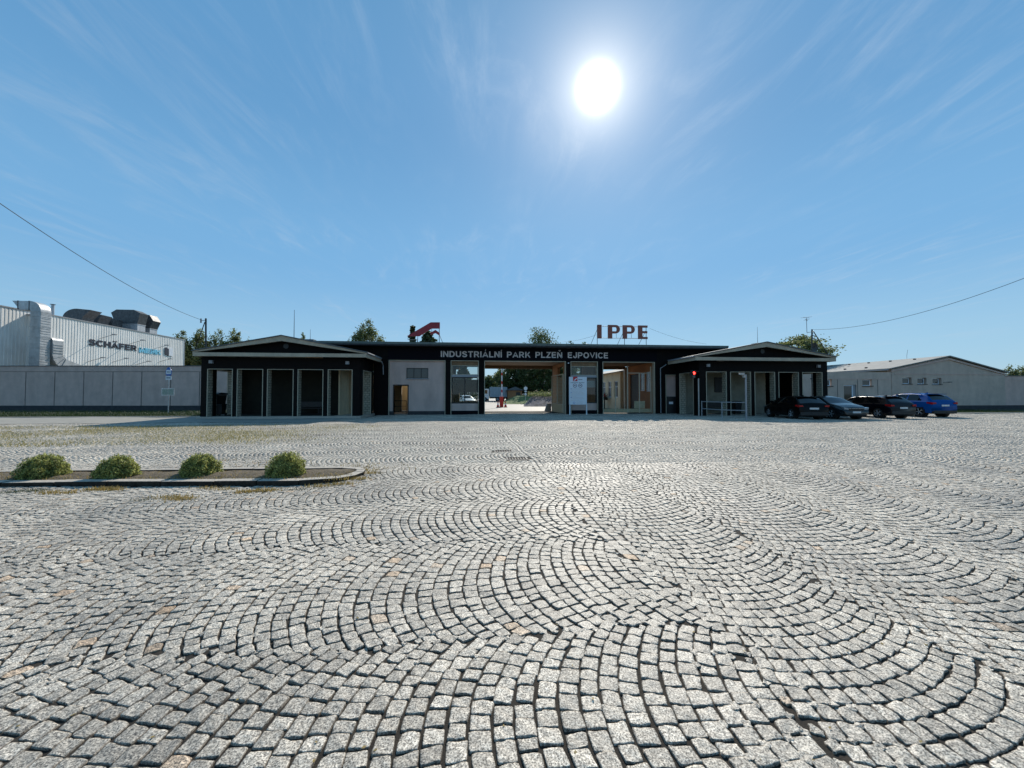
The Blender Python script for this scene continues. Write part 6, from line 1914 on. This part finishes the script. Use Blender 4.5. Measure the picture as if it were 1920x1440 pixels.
def info_board():
    p0, p1 = gnd(1069.2, 778.3), gnd(1099.8, 777.6)
    c = (p0 + p1) / 2; D = (c - Vector((0, 0, 1.6))).dot(_f); k = D / F; X = lambda px: (px - 1084.3) * k; Z = lambda py: 1.6 + (739 - py) * k
    e = empty('information_board', (c.x, c.y, 0), 'white information board on two legs with red emblem and two round traffic signs', 'sign board', rz=-YAW)
    def zx(x, y): return X(850 + x / 6.4), Z(580 + y / 6.4)
    for x in (X(1068.2), X(1099.6)): b = MB(); b.box(x - .04, x + .04, -.03, .03, -.05, Z(758)); b.build('leg', M['signwhite'], e, local=True)
    b = MB(); b.box(X(1066.6), X(1100), -.05, -.02, Z(758.6), Z(706.6)); pn_ = b.build('panel', M['signwhite'], e, local=True)
    y = -.0505
    a, z1 = zx(1434, 808); c_, z0 = zx(1488, 862); b = MB(); b.box(a, c_, y - .006, y, z0, z1); em = b.build('emblem', M['signred'], pn_, local=True)
    b = MB(); w = c_ - a; h = z1 - z0; b.prism([(a + w * .12, z0 + h * .12), (a + w * .45, z0 + h * .12), (a + w * .75, z0 + h * .45), (a + w * .92, z0 + h * .45), (a + w * .92, z0 + h * .66), (a + w * .70, z0 + h * .66)], 'y', y - .010, y - .0065); b.build('emblem_arrow', M['signwhite'], em, local=True)
    def bars(rows):
        b = MB()
        for (x0, x1, yy, th) in rows:
            a, zz = zx(x0, yy); c2, _ = zx(x1, yy)
            x = a
            while x < c2 - .01:
                ln = random.uniform(.04, .13); b.box(x, min(x + ln, c2), y - .004, y, zz - th / 2, zz + th / 2); x += ln + .018
        return b
    bars([(1498, 1546, 843, .055), (1406, 1495, 880, .035), (1505, 1572, 880, .035)]).build('heading_text', M['signtext'], pn_, local=True)
    rows = [(1424, 1572, 950, .022), (1406, 1568, 966, .022), (1406, 1540, 982, .022), (1424, 1560, 997, .022), (1406, 1570, 1012, .022), (1406, 1566, 1027, .022), (1406, 1480, 1041, .022), (1424, 1556, 1056, .022), (1406, 1568, 1074, .022), (1406, 1500, 1092, .022), (1468, 1560, 1112, .022), (1468, 1550, 1128, .022)]
    bars(rows).build('body_text', M['letter'], pn_, local=True)
    for yy in (953, 1000, 1057): a, zz = zx(1411, yy); b = MB(); b.box(a - .03, a + .03, y - .005, y, zz - .03, zz + .03); b.build('bullet', M['signblue'], pn_, local=True)
    for xx in (1457, 1522):
        a, zz = zx(xx, 915); r = .15; b = MB(); n = 28
        for i in range(n):
            t0, t1 = 6.2832 * i / n, 6.2832 * (i + 1) / n
            b.prism([(a + r * .78 * math.cos(t0), zz + r * .78 * math.sin(t0)), (a + r * math.cos(t0), zz + r * math.sin(t0)), (a + r * math.cos(t1), zz + r * math.sin(t1)), (a + r * .78 * math.cos(t1), zz + r * .78 * math.sin(t1))], 'y', y - .006, y)
        rg = b.build('prohibition_ring', M['signring'], pn_, local=True)
    for xx, sx_ in ((1457, 1), (1522, 1)):
        a, zz = zx(xx, 915); b = MB(); b.box(a - .06, a + .02, y - .005, y, zz - .035, zz + .035); b.box(a + .03, a + .065, y - .005, y, zz - .035, zz + .015); b.build('vehicle_symbol', M['signtext'], pn_, local=True)
    a, zz = zx(1446, 1120); b = MB(); n = 20
    for i in range(n):
        t0, t1 = 6.2832 * i / n, 6.2832 * (i + 1) / n; r = .08
        b.prism([(a + r * .75 * math.cos(t0), zz + r * .75 * math.sin(t0)), (a + r * math.cos(t0), zz + r * math.sin(t0)), (a + r * math.cos(t1), zz + r * math.sin(t1)), (a + r * .75 * math.cos(t1), zz + r * .75 * math.sin(t1))], 'y', y - .006, y)
    b.build('blue_ring', M['signblue'], pn_, local=True)


M['signring'] = mat('dark_red_ring', (0.16, 0.03, 0.05), 0.5)
info_board()

# red signal on the corner of the right pavilion
c = atY(1301.3, 699.7, 26.75)
e = empty('traffic_light', (c.x, 26.75, c.z - .35), 'signal with a lit red lamp on the corner of the right pavilion', 'traffic light')
b = MB(); b.box(c.x - .15, c.x + .15, 26.8, 27.0, c.z - .36, c.z + .22); b.box(c.x + .1, c.x + .5, 26.9, 26.96, c.z + .1, c.z + .16); b.build('housing', M['plastic'], e, bevel=.02)
b = MB(); b.tube((c.x, 26.76, c.z), (c.x, 26.80, c.z), .105, n=20); b.build('red_lamp', M['redlamp'], e)
b = MB(); b.tube((c.x, 26.78, c.z - .24), (c.x, 26.80, c.z - .24), .1, n=20); b.build('dark_lamp', M['glass'], e)
b = MB(); b.tube((c.x, 26.66, c.z + .02), (c.x, 26.80, c.z + .02), .125, n=16, caps=False); b.build('visor', M['plastic'], e)
q = gnd(1310.5, 780); b = MB(); b.tube((q.x, q.y, 0), (q.x, q.y, 2.75), .045, n=10)
tag(b.build('white_post', M['whitemetal']), 'slim pale post in front of the right pavilion corner under the red signal', 'post')

# railing and camera post
def railing():
    P = [gnd(1316, 781.5), gnd(1353.8, 785.5), gnd(1399.5, 787.5)]
    e = empty('handrail', (P[1].x, P[1].y, 0), 'two-bar steel railing in front of the right pavilion ending at the camera post', 'railing')
    for p in P[:2]: b = MB(); b.tube((p.x, p.y, -.05), (p.x, p.y, 1.12), .03, n=8); b.build('post', M['greymetal'], e)
    for z in (1.08, .58): b = MB(); b.path([(p.x, p.y, z) for p in P], .025, n=8); b.build('bar', M['greymetal'], e)
    p = P[2]
    c = empty('camera_post', (p.x, p.y, 0), 'tall grey post with a white security camera on top', 'camera post')
    D = (p - Vector((0, 0, 1.6))).dot(_f); zt = 1.6 + (739 - 702) * D / F
    b = MB(); b.tube((0, 0, -.05), (0, 0, zt), .05, n=10); b.build('pole', M['greymetal'], c, local=True)
    b = MB(); b.tube((0, 0, zt - .05), (-.3, -.02, zt + .02), .03); b.build('arm', M['whitemetal'], c, local=True)
    b = MB(); b.box(-.42, -.12, -.09, .07, zt - .04, zt + .09); b.box(-.18, -.02, -.07, .07, zt - .2, zt - .05); b.build('camera_head', M['whitemetal'], c, local=True, bevel=.02)


railing()

# dark things standing in the porches
def bench(x, y, z, w, label):
    e = empty('bench', (x, y, z), label, 'bench')
    b = MB(); b.box(-w / 2, w / 2, -.2, .22, .42, .46); b.build('seat', M['darkmetal'], e, local=True)
    b = MB(); b.box(-w / 2, w / 2, .2, .24, .52, .92); b.build('backrest', M['darkmetal'], e, local=True)
    for s in (-1, 1):
        b = MB(); b.box(s * (w / 2 - .15) - .03, s * (w / 2 - .15) + .03, -.18, -.12, 0, .42); b.box(s * (w / 2 - .15) - .03, s * (w / 2 - .15) + .03, .2, .24, 0, .6); b.box(s * (w / 2 - .15) - .03, s * (w / 2 - .15) + .03, -.12, .2, .36, .42); b.build('leg', M['blackmetal'], e, local=True)


def bin_(x, y, z, s, label):
    e = empty('wheeled_bin', (x, y, z), label, 'bin', 'wheeled bins in the porches')
    b = MB(); b.add([(-.24 * s, -.3 * s, .06), (.24 * s, -.3 * s, .06), (.24 * s, .26 * s, .06), (-.24 * s, .26 * s, .06), (-.29 * s, -.36 * s, .98 * s), (.29 * s, -.36 * s, .98 * s), (.29 * s, .36 * s, .98 * s), (-.29 * s, .36 * s, .98 * s)],
                   [(0, 3, 2, 1), (4, 5, 6, 7), (0, 1, 5, 4), (1, 2, 6, 5), (2, 3, 7, 6), (3, 0, 4, 7)]); b.build('body', M['plastic'], e, local=True, bevel=.02)
    b = MB(); b.prism([(-.38 * s, .985 * s), (.40 * s, .985 * s), (.38 * s, 1.07 * s), (-.1 * s, 1.1 * s), (-.36 * s, 1.04 * s)], 'x', -.31 * s, .31 * s); b.build('lid', M['plastic'], e, local=True)
    for q in (-1, 1): b = MB(); b.tube((q * .24 * s, .28 * s, .1), (q * .30 * s, .28 * s, .1), .1, n=14); b.build('wheel', M['rubber'], e, local=True)


p = atY(404, 770, 28.6); bin_(p.x, 28.6, .12, 1.45, 'tall dark bin standing in the leftmost porch bay')
p = atY(414, 774, 28.3); bin_(p.x, 28.3, .12, .75, 'low dark bin next to the tall one in the leftmost porch bay')
p = atY(597, 770, 29.4); bench(p.x - .7, 29.6, .12, 1.7, 'dark bench in the fourth bay of the left porch')
p = atY(1342, 770, 29.3); bench(p.x, 29.7, 0, 2.2, 'dark bench behind the railing in the right porch')
p = atY(1385, 770, 29.3); bin_(p.x, 29.6, 0, .95, 'dark bin behind the railing in the right porch')
# upright rod with two brackets in the last porch bay
p = atY(1523, 740, 30.0); b = MB(); b.tube((p.x, 30, 1.25), (p.x, 30, 4.0), .04); b.tube((p.x - .12, 30, 2.9), (p.x + .12, 30, 2.9), .05); b.tube((p.x - .12, 30, 1.4), (p.x + .12, 30, 1.4), .06)
tag(b.build('hanging_rod', M['blackmetal']), 'black upright rod with two brackets hanging in the last right porch bay', 'rod')
